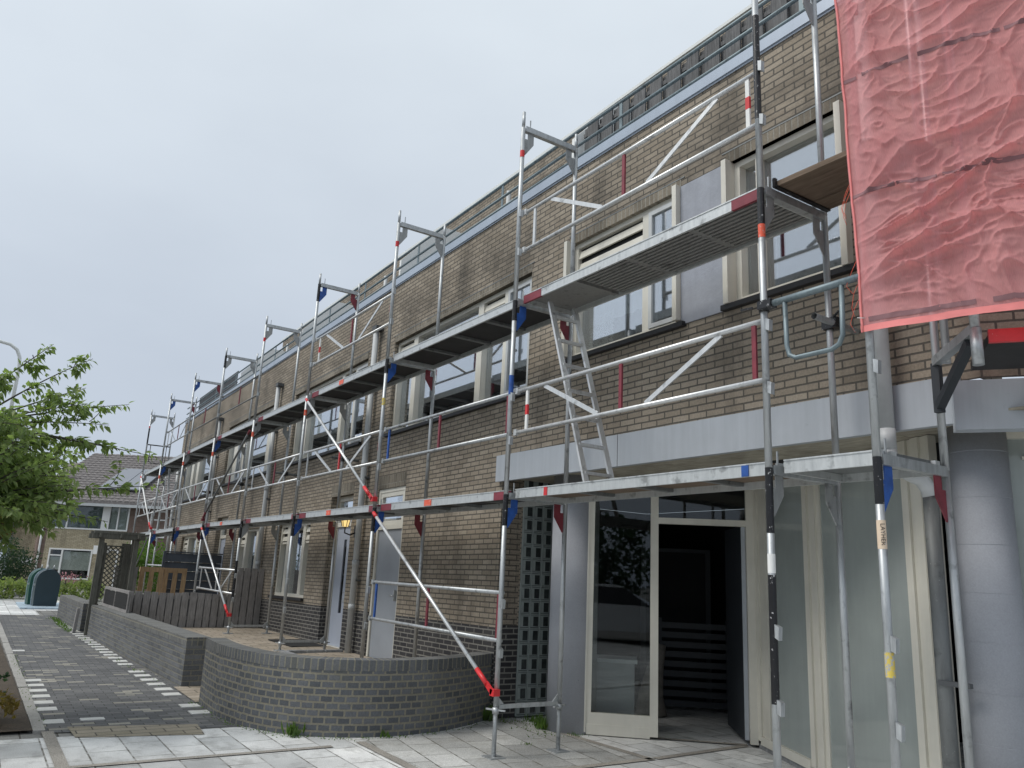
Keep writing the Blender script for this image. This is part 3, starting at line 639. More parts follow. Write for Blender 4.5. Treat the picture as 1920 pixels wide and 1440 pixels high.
downpipe(h2, B[2]); top_floor(h2, B[2], B[3], [(-9.9, -8.6, 4.1, 6.1)]); divider(h2, B[3]+0.07)
# --- third house
w5 = (-15.5, -11.4, 1.42, 2.98); g5 = (-13.3, -11.42, -1.25, 0.17); d3 = (-15.5, -14.4, TZ-0.1, 0.55)
h3 = house('brick row house seen behind the grey board fence', B[1], B[2], None, [w5], [g5, d3])
window(h3, *w5, [(w5[0]+0.06, w5[0]+0.55, 'louvre'), (w5[0]+0.95, w5[0]+1.4, 'sash'), (w5[0]+1.75, w5[0]+3.45, 'fixed'), (w5[0]+3.75, w5[1]-0.06, 'fixed')], cur={1: 1}); sill(h3, w5[0], w5[1], w5[2]); soldier(h3, w5[0], w5[1], w5[3])
window(h3, *g5, three_lites(g5[0], g5[1])); sill(h3, g5[0], g5[1], g5[2]); front_door(h3, d3)
downpipe(h3, B[1]); top_floor(h3, B[1], B[2], [(-15.0, -13.8, 4.1, 6.1)]); divider(h3, B[2]+0.25)
# --- end house
w6 = (-20.6, -16.85, 1.3, 2.95); g6 = (-19.6, -17.3, -1.25, 0.17)
h4 = house('end house of the brick row, farthest from the shop', B[0], B[1], None, [w6], [g6])
window(h4, *w6, [(w6[0]+0.06, w6[0]+0.7, 'louvre'), (w6[0]+1.0, w6[0]+1.4, 'fixed'), (w6[0]+1.7, w6[1]-0.06, 'fixed')]); sill(h4, w6[0], w6[1], w6[2]); soldier(h4, w6[0], w6[1], w6[3])
window(h4, *g6, three_lites(g6[0], g6[1])); downpipe(h4, B[0]+0.35, 2.6); top_floor(h4, B[0]+3.2, B[1], []); divider(h4, B[1]+0.4)
m = MB(); m.box(B[0]-0.002, B[0]+0.25, 1.3, 6, TZ-0.3, 3.95); m.build('end_wall', 'brick', h4, shear=True)

# ================================================================ CORNER SHOP BUILDING
sh = thing('shop_building', 'corner shop building with pale grey fascia and recessed glazed entrance', 'building', (1.5, 1.5, SZ))
w1 = (2.0, 3.13, 1.665, 3.05); w2 = (-0.37, 1.34, 1.645, 3.03)
pn = (1.385, 1.955, 1.62, 3.05)
m = MB(); wall_grid(m, B[4], 4.02, 0.62, 3.985, [w1, w2])
d_c = Vector((0.82, 0.573, 0)).normalized(); c0 = Vector((4.02, 1.0, 0)); c1 = c0+d_c*5
m.face([(c0.x, c0.y, 0.62), (c1.x, c1.y, 0.62), (c1.x, c1.y, 3.985), (c0.x, c0.y, 3.985)])
m.build('wall', 'brick', sh, shear=True)
window(sh, *w1, [(2.07, 2.25, 'fixed'), (2.28, 3.07, 'fixed')], inset=0.05); sill(sh, 1.95, 3.2, w1[2]-0.005); soldier(sh, 1.96, 3.2, w1[3])
ww = window(sh, *w2, [(-0.31, 0.78, 'louvre'), (0.88, 1.28, 'sash')], inset=0.05, cur={0: 0}); sill(sh, w2[0]-0.04, w2[1]+0.06, w2[2]-0.005); soldier(sh, w2[0], w2[1]+0.04, w2[3])
m = MB(); random.seed(3)
for i in range(900):
    x, z = random.uniform(-0.22, 0.18), random.uniform(1.74, 2.12); r = random.uniform(0.006, 0.014)
    a = random.uniform(0, 3); m.face([(x+math.cos(a)*r, 1.175, z+math.sin(a)*r), (x-math.sin(a)*r*0.7, 1.175, z+math.cos(a)*r*0.7), (x-math.cos(a)*r, 1.175, z-math.sin(a)*r), (x+math.sin(a)*r*0.7, 1.175, z-math.cos(a)*r*0.7)])
m.build('lace_cloth', 'lace', ww, shear=True)
m = MB(); m.box(pn[0], pn[1], 0.985, 1.01, pn[2], pn[3]); m.build('render_panel', 'render', sh)
for x in (-0.43, 1.325, 1.955, 3.13): m = MB(); m.box(x, x+0.055, 0.925, 1.09, 1.66, 3.06); m.build('jamb_board', 'frame', sh)
roof_parts(sh, B[4], 4.02)
m = MB(); m.obox((4.02, 0.97, 3.985), d_c*5, Vector((-d_c.y, d_c.x, 0))*0.3, (0, 0, 0.115)); m.build('roof_edge', 'coping', sh)
top_floor(sh, B[4], 4.02, [])
# fascia over the shop front, then the stepped fascia round the corner
m = MB(); m.box(-1.7, 3.9, 0.94, 1.0, 0.335, 0.655); fa = m.build('fascia', 'fascia', sh)
m = MB()
for x in (0.55, 2.35): m.box(x, x+0.004, 0.937, 0.94, 0.335, 0.655)
m.build('fascia_joint', 'darkpipe', fa)
m = MB(); m.obox((3.93, 0.83, 0.27), d_c*4, Vector((-d_c.y, d_c.x, 0))*0.12, (0, 0, 0.32)); m.build('corner_fascia', 'fascia', sh)
m = MB(); m.obox((4.13, 1.02, 0.7), d_c*3.4, Vector((-d_c.y, d_c.x, 0))*0.1, (0, 0, 0.05)); m.build('corner_window_sill', 'frame', sh)
# soffit boards
m = MB(); 
for i in range(5): m.box(-1.63+i*1.22, -1.63+i*1.22+1.21, 1.0, 4.4, 0.385, 0.4)
m.prism([(4.48, 1.32, 0.385), (8.6, 4.2, 0.385), (4.48, 4.2, 0.385)], (0, 0, 0.015)); m.build('soffit', 'osb', sh)
# return wall of brick with the glass block panel
m = MB(); m.face([(-1.63, 1.0, PLZ), (-1.63, 1.32, PLZ), (-1.63, 1.32, 0.5), (-1.63, 1.0, 0.5)]); m.build('return_wall', 'brick', sh)
m = MB(); m.face([(-1.627, 0.997, SZ), (-1.627, 1.32, SZ), (-1.627, 1.32, PLZ), (-1.627, 0.997, PLZ)]); m.face([(-1.627, 0.997, PLZ), (-1.627, 1.32, PLZ), (-1.66, 1.32, PLZ), (-1.66, 0.997, PLZ)]); m.build('return_plinth', 'plinth', sh)
gf = MB(); bw, bh = 0.148, 0.163
def glass_block_mesh():
    m = MB(); Z_ = 0.012
    m.hexa([(0, Z_, Z_), (0, bw, Z_), (0, bw, bh), (0, Z_, bh), (0.022, 0.02, 0.02), (0.022, bw-0.008, 0.02), (0.022, bw-0.008, bh-0.008), (0.022, 0.02, bh-0.008)])
    n0 = len(m.f); m.box(0.02, 0.0235, 0.058, bw-0.018, 0.03, bh-0.022)
    o = m.build('glass_block', 'blockglass', None, local=True); me = o.data; bpy.data.objects.remove(o); me.materials.append(M['blockdark'])
    for p in list(me.polygons)[n0:]: p.material_index = 1
    return me
gbm = glass_block_mesh(); spots = []
for i in range(3):
    for j in range(17):
        y0, z0 = 1.325+i*bw, SZ+0.02+j*bh; spots.append((y0, z0))
        gf.box(-1.66, -1.612, y0, y0+0.012, z0, z0+bh); gf.box(-1.66, -1.612, y0+0.012, y0+bw, z0, z0+0.012)
g = gf.build('glass_block_panel', 'blockglass', sh)
for y0, z0 in spots:
    o = bpy.data.objects.new('glass_block', gbm); COL.objects.link(o); o.parent = g; o.location = (-1.64-sh['base'][0], y0-sh['base'][1], z0-sh['base'][2])
m = MB(); m.face([(-1.63, 1.77, SZ), (-1.63, 2.2, SZ), (-1.63, 2.2, 0.5), (-1.63, 1.77, 0.5)]); m.build('inner_return', 'concrete', sh)
m = MB(); m.cyl((-0.82, 1.52), 0.27, SZ-0.02, 0.384); m.build('column', 'concrete', sh)
m = MB(); m.cyl((3.76, 1.42), 0.18, SZ-0.02, 0.384); cc = m.build('column', 'concrete', sh)
m = MB()
for k in range(9): m.tube([(3.76, 1.42, SZ+0.1+k*0.31), (3.76, 1.42, SZ+0.104+k*0.31)], 0.1808, 48)
m.build('formwork_ring', 'concrete', cc)
# entrance screen on the diagonal
p0 = Vector((-0.592, 1.487, 0)); dv = Vector((0.664, 0.748, 0)).normalized(); nv = Vector((-dv.y, dv.x, 0))
def scr(m, s0, s1, z0, z1, t0=-0.03, t1=0.05, p=p0, d=dv, n=nv): 
    o = p+d*s0+n*t0; m.obox((o.x, o.y, z0), d*(s1-s0), n*(t1-t0), (0, 0, z1-z0))
m = MB(); FZ = SZ+0.03
scr(m, 0.0, 0.045, FZ, 0.38); scr(m, 0.045, 0.098, FZ+0.05, 0.38, -0.02); scr(m, 0.098, 0.72, FZ+0.085, FZ+0.2, -0.02); scr(m, 0.05, 0.72, FZ-0.02, FZ+0.085, -0.026); scr(m, 0.72, 0.805, FZ, 0.38); scr(m, 0.805, 1.75, -0.128, -0.062)
scr(m, 0.098, 0.72, 0.3, 0.38, -0.02); scr(m, 0.805, 1.75, 0.3, 0.38); scr(m, 1.75, 1.83, FZ, 0.38)
es = m.build('entrance_screen', 'frame', sh)
m = MB(); scr(m, 0.098, 0.72, FZ+0.2, 0.3, 0.01, 0.018); m.build('pane', 'glassdark', es)
m = MB(); scr(m, 0.805, 1.75, -0.062, 0.3, 0.01, 0.018); m.build('transom_pane', 'glassdark', es)
hd = p0+dv*1.745+nv*0.04; ld = Vector((-0.16-0.57, 3.36-2.80, 0)).normalized(); ln = Vector((-ld.y, ld.x, 0))
m = MB(); m.obox((hd.x, hd.y, FZ+0.03), ld*0.9, ln*0.045, (0, 0, 2.2)); dl = m.build('open_door', 'darkdoor', es)
m = MB(); q = hd+ld*0.82-ln*0.012; m.box(q.x-0.012, q.x+0.012, q.y-0.012, q.y+0.012, FZ+0.92, FZ+1.16); m.tube([(q.x, q.y-0.02, FZ+1.08), (q.x+0.12*-ld.x, q.y-0.12*ld.y, FZ+1.08)], 0.01, 8); m.build('door_handle', 'alu', dl)
m = MB(); q = hd; m.obox((q.x+0.002, q.y, FZ+0.03), -ld*0.004, ln*0.045, (0, 0, 2.2)); m.build('door_edge', 'fascia', dl)
# shop windows from the entrance back out to the corner column
p1 = Vector((0.637, 2.872, 0)); d2v = Vector((0.89, -0.456, 0)).normalized(); n2 = Vector((-d2v.y, d2v.x, 0))
def sc2(m, s0, s1, z0, z1, t0=-0.03, t1=0.05): scr(m, s0, s1, z0, z1, t0, t1, p1, d2v, n2)
m = MB()
for s0, s1, t in ((0.0, 0.1, -0.03), (0.1, 0.19, -0.01), (0.3-0.11, 0.46-0.14, -0.03), (1.16, 1.24, -0.03), (1.24, 1.31, -0.01), (1.31, 1.4, -0.03), (1.4, 1.47, -0.012), (2.78, 2.86, -0.03), (2.86, 2.93, -0.01), (2.93, 3.02, -0.03), (3.02, 3.12, -0.012)): sc2(m, s0, s1, FZ+0.05, 0.38, t)
sc2(m, 0.1, 1.16, FZ+0.02, FZ+0.1, -0.04); sc2(m, 1.47, 2.78, FZ+0.02, FZ+0.1, -0.04); sc2(m, 0.32, 1.16, 0.3, 0.38); sc2(m, 1.47, 2.78, 0.3, 0.38)
sw = m.build('shop_window', 'frame', sh)
m = MB(); sc2(m, 0.32, 1.16, FZ+0.1, 0.3, 0.0, 0.02); m.build('frosted_pane', 'frost', sw)
m = MB(); sc2(m, 1.47, 2.78, FZ+0.1, 0.3, 0.0, 0.02); m.build('frosted_pane', 'frost', sw)
m = MB(); sc2(m, 0.02, 3.1, SZ-0.05, FZ+0.02, -0.02); m.build('window_footing', 'greytop', sw)
# window round the corner, right of the column
p2 = Vector((3.98, 1.55, 0)); n3 = Vector((-d_c.y, d_c.x, 0))
m = MB(); scr(m, -0.2, 4, SZ, 0.3, 0.02, 0.04, p2, d_c, n3); cw = m.build('corner_shop_window', 'frost', sh)
m = MB(); scr(m, -0.2, 4, 0.3, 0.385, -0.03, 0.05, p2, d_c, n3); scr(m, 0.0, 4, 0.16, 0.18, 0.0, 0.015, p2, d_c, n3); m.build('corner_window_frame', 'frame', cw)
# dark interior
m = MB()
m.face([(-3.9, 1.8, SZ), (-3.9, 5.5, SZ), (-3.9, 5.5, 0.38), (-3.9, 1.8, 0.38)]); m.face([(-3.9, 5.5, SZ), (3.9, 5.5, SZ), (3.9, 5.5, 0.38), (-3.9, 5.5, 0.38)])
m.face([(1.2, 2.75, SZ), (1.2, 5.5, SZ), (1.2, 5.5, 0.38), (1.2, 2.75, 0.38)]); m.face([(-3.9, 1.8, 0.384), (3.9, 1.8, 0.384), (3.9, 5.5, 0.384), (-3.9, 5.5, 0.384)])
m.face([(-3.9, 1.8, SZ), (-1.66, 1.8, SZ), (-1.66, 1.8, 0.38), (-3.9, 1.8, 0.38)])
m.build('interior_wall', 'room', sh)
# right downpipe bending back under the soffit
m = MB(); m.tube([(3.44, 0.87, 3.9), (3.44, 0.87, 0.27)], 0.052, 18); m.tube([(3.44, 0.87, 0.34), (3.44, 0.87, 0.2)], 0.057, 18)
m.tube([(3.44, 0.87, 0.22), (3.445, 0.88, 0.14), (3.465, 0.93, 0.08), (3.5, 1.02, 0.04), (3.53, 1.1, 0.01), (3.545, 1.15, -0.05), (3.55, 1.16, -0.1)], 0.053, 16)
dp = m.build('downpipe', 'zinc', sh)
m = MB(); m.tube([(3.55, 1.16, SZ), (3.55, 1.16, -0.06)], 0.05, 16); m.build('steel_pipe', 'galvdark', sh)
m = MB(); m.box(3.54, 3.74, 1.1, 1.14, -1.32, -1.29); m.build('pipe_bracket', 'darkpipe', sh)

# ---------------- inside the doorway
ent = nv
q = p0+dv*1.35+nv*2.1
t = thing('slatted_panel', 'dark grey slatted timber panel standing inside the dark doorway', 'panel', (q.x, q.y, SZ))
m = MB()
for s in (-0.5, 0.42): scr(m, s, s+0.09, SZ+0.04, SZ+1.15, 0, 0.05, q, dv, nv)
m.build('panel_stile', 'darkdoor', t); m = MB()
for k in range(9): scr(m, -0.41 if k % 2 else -0.41, 0.42, SZ+0.05+k*0.122, SZ+0.05+k*0.122+0.075, 0.01, 0.035, q, dv, nv)
m.build('panel_slat', 'darkdoor', t)
m = MB(); q2 = p0+dv*0.78+nv*1.55; k = []
m.tube([(q2.x, q2.y, SZ+0.02), (q2.x, q2.y, SZ+0.25), (q2.x+0.03, q2.y+0.04, SZ+0.55), (q2.x+0.08, q2.y+0.1, SZ+0.85)], 0.2, 14, True, 0.06)
tag(m.build('rubble_sack', 'sack', loc=(q2.x, q2.y, SZ)), 'dusty grey sack leaning on the slatted panel inside the doorway', 'sack')
q = p0+dv*0.75+nv*3.0
t = thing('inner_door', 'black inner door at the back of the dark shop room', 'door', (q.x, q.y, SZ))
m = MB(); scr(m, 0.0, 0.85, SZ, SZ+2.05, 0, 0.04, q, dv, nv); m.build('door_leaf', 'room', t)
m = MB(); scr(m, -0.07, 0, SZ, SZ+2.1, -0.02, 0.05, q, dv, nv); scr(m, 0.85, 0.92, SZ, SZ+2.1, -0.02, 0.05, q, dv, nv); scr(m, 0, 0.85, SZ+2.05, SZ+2.1, -0.02, 0.05, q, dv, nv); m.build('door_frame', 'darkdoor', t)
m = MB(); scr(m, 0.06, 0.09, SZ+0.95, SZ+1.15, -0.012, 0, q, dv, nv); scr(m, 0.09, 0.2, SZ+1.06, SZ+1.08, -0.04, -0.03, q, dv, nv); m.build('door_handle', 'alu', t)
q = p0+dv*0.14+nv*0.28
t = thing('cabinet', 'low pale cabinet standing behind the left glass of the shop entrance', 'cabinet', (q.x, q.y, SZ))
m = MB(); scr(m, -0.25, 0.42, SZ+0.05, SZ+0.72, 0, 0.4, q, dv, nv); m.build('cabinet_body', 'utildoor', t)
m = MB(); scr(m, -0.27, 0.45, SZ+0.72, SZ+0.76, -0.03, 0.42, q, dv, nv); m.build('cabinet_top', 'fascia', t)

# ---------------- small things on the row
t = thing('wall_lantern', 'lit brass-glass wall lantern beside the pale blue front door', 'lantern', (-6.05, 0.99, -0.2))
m = MB(); m.tube([(-6.05, 0.99, -0.2), (-6.05, 0.9, -0.25), (-6.05, 0.8, -0.22), (-6.05, 0.8, -0.12)], 0.012, 8); m.box(-6.1, -6.0, 0.98, 0.996, -0.28, -0.1); m.build('bracket', 'black', t)
m = MB(); m.tube([(-6.05, 0.8, -0.12), (-6.05, 0.8, 0.1)], 0.05, 6, True, 0.1); m.build('lamp_glass', 'glow', t)
m = MB(); m.tube([(-6.05, 0.8, 0.1), (-6.05, 0.8, 0.19)], 0.115, 6, True, 0.02); m.tube([(-6.05, 0.8, 0.19), (-6.05, 0.8, 0.23)], 0.012, 6)
for k in range(6): a = k*math.pi/3; m.tube([(-6.05+0.052*math.cos(a), 0.8+0.052*math.sin(a), -0.12), (-6.05+0.102*math.cos(a), 0.8+0.102*math.sin(a), 0.1)], 0.006, 5)
m.build('lamp_cap', 'black', t)
m = MB(); m.box(-8.0, -6.75, 0.35, 0.95, TZ+0.004, TZ+0.022); tag(m.build('door_mat', 'mat'), 'black ribbed door mat on the terrace before the pale blue door', 'door mat')
m = MB(); m.box(-1.75, -1.7, 0.9, 0.99, 0.3, 0.64)
# board fence on the roof terrace
t = thing('roof_fence', 'tall black weathered board fence on the roof terrace behind the railing', 'fence', (1.2, 1.32, 4.1))
m = MB(); m2 = MB(); x = -0.62; k = 0; random.seed(5)
while x < 4.0:
    wd = random.uniform(0.13, 0.16); zt = 4.785+random.uniform(-0.01, 0.015)
    if k % 2: m.box(x-0.02, x+wd+0.02, 1.3, 1.32, 4.0, zt+0.02)
    else: m2.box(x-0.01, x+wd*0.8, 1.345, 1.365, 4.0, zt-0.012)
    x += wd*(1.0 if k % 2 else 0.75)+0.012; k += 1
m.build('front_board', 'roofwood', t); m2.build('rear_board', 'roofwood', t)
m = MB()
for z in (4.3, 4.65): m.box(-0.62, 4.0, 1.321, 1.344, z, z+0.05)
m.build('fence_rail', 'roofwood', t)
t = thing('roof_trellis', 'black slatted screen with sprouting leaves on the far roof edge', 'screen', (-19, 1.3, 4.1))
m = MB()
for z in (4.12, 4.42, 4.5, 4.82): m.box(-21.3, -16.55, 1.28, 1.31, z, z+0.035)
m.build('screen_rail', 'darkpipe', t, shear=True); m = MB()
for i in range(54): m.box(-21.3+i*0.088, -21.3+i*0.088+0.035, 1.285, 1.305, 4.1, 4.84)
m.build('screen_slat', 'darkpipe', t, shear=True)
# ================================================================ SCAFFOLD
XS = dict(Z=3.893, A=3.133, B=0.0, C=-3.112, D=-6.273, E=-9.351, F=-12.545, G=-15.767, H=-18.987, I=-22.208)
DZ = dict(G=-0.02, H=-0.06, I=-0.1)
names = 'ZABCDEFGHI'
scf = thing('scaffold', 'galvanised frame scaffold with two lifts of decks along the brick row', 'scaffold', (-9, 0.36, SZ))
DY, TR = 0.73, 0.0242
def groundz(n): return SZ if n in 'ZAB' else (TZ if n in 'CDEF' else TZ-0.06)
GCOL = {('B', 1): 'blue red', ('B', 2): 'blue red', ('B', 3): 'gusset gusset', ('C', 1): 'blue red', ('C', 2): 'blue red', ('C', 3): 'gusset gusset', ('D', 1): 'blue red', ('D', 2): 'gusset gusset', ('D', 3): 'blue red',
        ('E', 1): 'gusset gusset', ('E', 2): 'gusset gusset', ('E', 3): 'gusset gusset', ('F', 1): 'blue red', ('F', 2): 'blue gusset', ('F', 3): 'gusset gusset', ('G', 1): 'blue red', ('G', 2): 'gusset gusset', ('G', 3): 'blue red',
        ('H', 1): 'blue red', ('H', 2): 'blue gusset', ('H', 3): 'blue red', ('I', 1): 'blue red', ('I', 2): 'gusset gusset', ('I', 3): 'gusset gusset', ('A', 1): 'gusset gusset', ('A', 2): 'gusset gusset', ('A', 3): 'gusset gusset', ('Z', 1): 'blue red', ('Z', 2): 'gusset gusset', ('Z', 3): 'gusset gusset'}
def local_mesh(mb, name, mat):
    o = mb.build(name, mat, None, local=True); me = o.data; bpy.data.objects.remove(o); return me
def frame_mesh(level):
    m = MB(); top = 2.0+(0.19 if level == 3 else 0.0); lo = 0.0 if level > 1 else 0.06
    for y in (0, DY):
        m.tube([(0, y, lo), (0, y, 2.0)], TR, 12); 
        if level == 3: m.tube([(0, y, 2.0), (0, y, top)], 0.0185, 10)
    # U shaped head transom, open upward
    m.box(-0.026, -0.021, 0.022, DY-0.022, 1.965, 2.02); m.box(0.021, 0.026, 0.022, DY-0.022, 1.965, 2.02); m.box(-0.026, 0.026, 0.022, DY-0.022, 1.958, 1.966)
    m.bar((0, 0.09, 2.0), (0, 0.09, 2.12), 0.01, 0.01)
    for z in (0.55, 0.99):
        for y in (0,): m.hexa([(0.022, y-0.018, z-0.05), (0.05, y-0.018, z-0.065), (0.05, y+0.018, z-0.065), (0.022, y+0.018, z-0.05), (0.022, y-0.018, z+0.03), (0.055, y-0.018, z+0.015), (0.055, y+0.018, z+0.015), (0.022, y+0.018, z+0.03)])
    if level == 1:
        m.bar((0, 0.024, 0.055), (0, DY-0.024, 0.055), 0.03, 0.035)
        m.prism([(-0.003, 0.024, 0.07), (-0.003, 0.09, 0.07), (-0.003, 0.024, 0.14)], (0.006, 0, 0)); m.prism([(-0.003, DY-0.024, 0.07), (-0.003, DY-0.09, 0.07), (-0.003, DY-0.024, 0.14)], (0.006, 0, 0))
    return local_mesh(m, 'frame', 'galv')
def gusset_mesh(mat, inner):
    s = -1 if inner else 1; o = DY if inner else 0
    y = lambda v: o+s*v
    m = MB(); m.prism([(-0.004, y(0.024), 1.875), (-0.004, y(0.062), 1.875), (-0.004, y(0.062), 1.957), (-0.004, y(0.14), 1.957), (-0.004, y(0.14), 1.83), (-0.004, y(0.035), 1.68), (-0.004, y(0.024), 1.68)], (0.008, 0, 0))
    return local_mesh(m, 'gusset_plate', mat)
FM = {l: frame_mesh(l) for l in (1, 2, 3)}
GM = {(c, i): gusset_mesh(c, i) for c in ('blue', 'red', 'gusset') for i in (False, True)}
def put(name, me, par, loc):
    o = bpy.data.objects.new(name, me); COL.objects.link(o); o.parent = par; o.location = loc; return o
bz = Vector(scf['base'])
frames = {}
for n in names:
    for lv in (1, 2, 3):
        z = -2.0+2*(lv-1)+DZ.get(n, 0)
        f = put('frame', FM[lv], scf, (XS[n]-bz.x, -bz.y, z-bz.z)); frames[n, lv] = f
        c = GCOL[n, lv].split(); put('gusset_plate', GM[c[0], False], f, (0, 0, 0)); put('gusset_plate', GM[c[1], True], f, (0, 0, 0))
    # base jacks
for n in names:
    g = groundz(n); zt = -1.94+DZ.get(n, 0)
    for y in (0, DY):
        m = MB(); m.tube([(XS[n], y, g+0.004), (XS[n], y, zt)], 0.019, 12)
        k = int((zt-g)/0.012)
        for i in range(k): m.tube([(XS[n], y, g+0.02+i*0.012), (XS[n], y, g+0.0255+i*0.012)], 0.0222, 10, False)
        zc = zt-0.03; m.tube([(XS[n], y, zc-0.035), (XS[n], y, zc+0.02)], 0.031, 12); a = 0.5+y*2+XS[n]
        m.bar((XS[n]-0.1*math.cos(a), y-0.1*math.sin(a), zc), (XS[n]+0.1*math.cos(a), y+0.1*math.sin(a), zc), 0.02, 0.014)
        m.box(XS[n]-0.08, XS[n]+0.08, y-0.08, y+0.08, g+0.002, g+0.014)
        m.build('base_jack', 'galv', scf)
def band(n, lv, z0, z1, mat, inner=False, r=0.0252):
    f = frames[n, lv]; m = MB(); zb = -2.0+2*(lv-1)
    y = DY if inner else 0; m.tube([(0, y, z0-zb), (0, y, z1-zb)], r, 12, False)
    o = m.build('paint_shade_band', mat, None, local=True); o.parent = f; o.location = (0, 0, 0)
band('A', 1, -0.42, 0.0, 'black'); band('A', 1, -1.45, -0.68, 'black'); band('A', 1, -0.67, -0.55, 'white'); band('A', 3, 2.55, 3.42, 'black'); band('A', 2, 1.72, 2.0, 'black'); band('A', 2, 1.62, 1.72, 'orange')
band('Z', 1, -0.27, 0.0, 'black'); band('Z', 1, -1.2, -1.07, 'yellow'); band('Z', 1, -0.52, -0.36, 'sticker'); band('B', 1, -0.3, 0, 'black'); band('B', 2, 1.78, 2, 'black'); band('C', 1, -0.3, 0.0, 'black'); band('C', 2, 1.8, 2.0, 'black'); band('C', 2, 1.36, 1.46, 'yellow')  # black under the C joints: thin groove shadow put in as colour
for n in 'DEFG': band(n, 1, -0.32, 0.0, 'black')  # thin shadowed groove below each joint, darkened by a black sleeve
for n in 'DEG': band(n, 2, 1.66, 1.76, 'orange')
for n in 'FH': band(n, 2, 1.58, 1.68, 'orange')
for n in 'BCE': band(n, 3, 3.64, 3.72, 'brightred')
band('D', 3, 3.68, 4.0, 'black'); band('F', 3, 3.7, 4.0, 'black'); band('I', 3, 3.0, 3.55, 'black'); band('I', 3, 3.56, 3.62, 'brightred'); band('B', 2, 1.0, 1.2, 'blue'); band('E', 1, -1.5, -0.75, 'black')
# sticker lettering on the corner standard
cu = bpy.data.curves.new('sticker_text', 'FONT'); cu.body = 'LAYHER'; cu.size = 0.034; cu.align_x = 'CENTER'
to = bpy.data.objects.new('sticker_text', cu); COL.objects.link(to)
me = bpy.data.meshes.new_from_object(to); bpy.data.objects.remove(to); me.name = 'sticker_text'; me.materials.append(M['black'])
so_ = bpy.data.objects.new('sticker_text', me); COL.objects.link(so_); so_.parent = frames['Z', 1]
so_.matrix_local = Matrix.Translation((0.0105, -0.0238, 1.56)) @ Matrix.Rotation(R(24), 4, 'Z') @ Matrix.Rotation(R(90), 4, 'X') @ Matrix.Rotation(R(-90), 4, 'Z')
# decks
bays = list(zip('IHGFEDCB', 'HGFEDCBA'))
def deck(xa, xb, z, dza, dzb, ends='red', under='deckunder', ribs=False, y0=0.06, y1=0.675):
    def Z(x): t = (x-xa)/(xb-xa); return z+dza*(1-t)+dzb*t
    x0, x1 = xa+0.075, xb-0.035
    def bx(m, a, b, ya, yb, za, zb): m.hexa([(a, ya, Z(a)+za), (b, ya, Z(b)+za), (b, yb, Z(b)+za), (a, yb, Z(a)+za), (a, ya, Z(a)+zb), (b, ya, Z(b)+zb), (b, yb, Z(b)+zb), (a, yb, Z(a)+zb)])
    m = MB(); bx(m, x0, x1, y0, y0+0.022, -0.035, 0.05); bx(m, x0, x1, y1-0.022, y1, -0.035, 0.05)
    bx(m, x0, x1, y0-0.006, y0, 0.044, 0.054)
    for a in (xa+0.0, xb-0.075): bx(m, a+0.03, a+0.07, y0+0.05, y0+0.1, 0.015, 0.045); bx(m, a+0.03, a+0.07, y1-0.1, y1-0.05, 0.015, 0.045)
    for a in (x0, x1-0.02): bx(m, a, a+0.02, y0+0.02, y1-0.02, -0.03, 0.018)
    d = m.build('platform', 'deckside', scf)
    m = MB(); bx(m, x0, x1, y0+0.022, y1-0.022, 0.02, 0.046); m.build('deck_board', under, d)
    for q in ((0.25, 0.5, 0.75) if x1-x0 > 1 else ()): xx = x0+(x1-x0)*q; m = MB(); bx(m, xx-0.03, xx+0.03, y0+0.022, y1-0.022, -0.01, 0.019); m.build('cross_bar', 'galvdark' if under != 'deckribs' else 'deckribs', d)
    if ribs:
        m = MB()
        for i in range(11): yy = y0+0.03+i*0.052; bx(m, x0+0.85, x1-0.03, yy, yy+0.028, -0.012, 0.019)
        m.build('deck_rib', 'deckribs', d)
    if ends:
        e = ends.split(); ln = (0.3, 0.28)
        if e[0] != '-': m = MB(); bx(m, x0-0.004, x0+ln[0], y0-0.004, y0+0.022, -0.037, 0.0435); m.build('end_cap', e[0], d)
        if e[-1] != '-': m = MB(); bx(m, x1-ln[1], x1+0.004, y0-0.004, y0+0.022, -0.037, 0.0435); m.build('end_cap', e[-1], d)
    return d
for a, b in bays:
    for lv, z in ((1, 0.0), (2, 2.0)):
        ends, under, ribs = 'red red', 'deckunder', False
        if (a, lv) == ('B', 2): under, ribs = 'deckribs', True
        if (a, lv) == ('B', 1): ends, under = None, 'plank'
        if (a, lv) == ('C', 2): ends = None
        if (a, lv) in (('D', 2), ('E', 2), ('F', 2)): ends = 'red -'
        if (a, lv) in (('I', 2), ('H', 2)): ends = None
        d = deck(XS[a], XS[b], z, DZ.get(a, 0), DZ.get(b, 0), ends, under, ribs)
        if (a, lv) in (('D', 1), ('C', 1), ('F', 1), ('D', 2)):
            xx = XS[a]+1.28; m = MB(); m.box(xx, xx+0.17, 0.054, 0.0595, z-0.028, z+0.042); m.build('spray_mark', 'orange', d)
        if (a, lv) == ('B', 1):
            m = MB(); m.box(0.55, 0.6, 0.054, 0.0595, -0.033, 0.043); m.build('spray_mark', 'brightred', d)
            m = MB(); m.box(2.86, 2.92, 0.054, 0.0595, -0.033, 0.043); m.build('spray_mark', 'blue', d)
deck(XS['A'], XS['Z']+0.03, 0.0, 0, 0, None, 'galvdark')
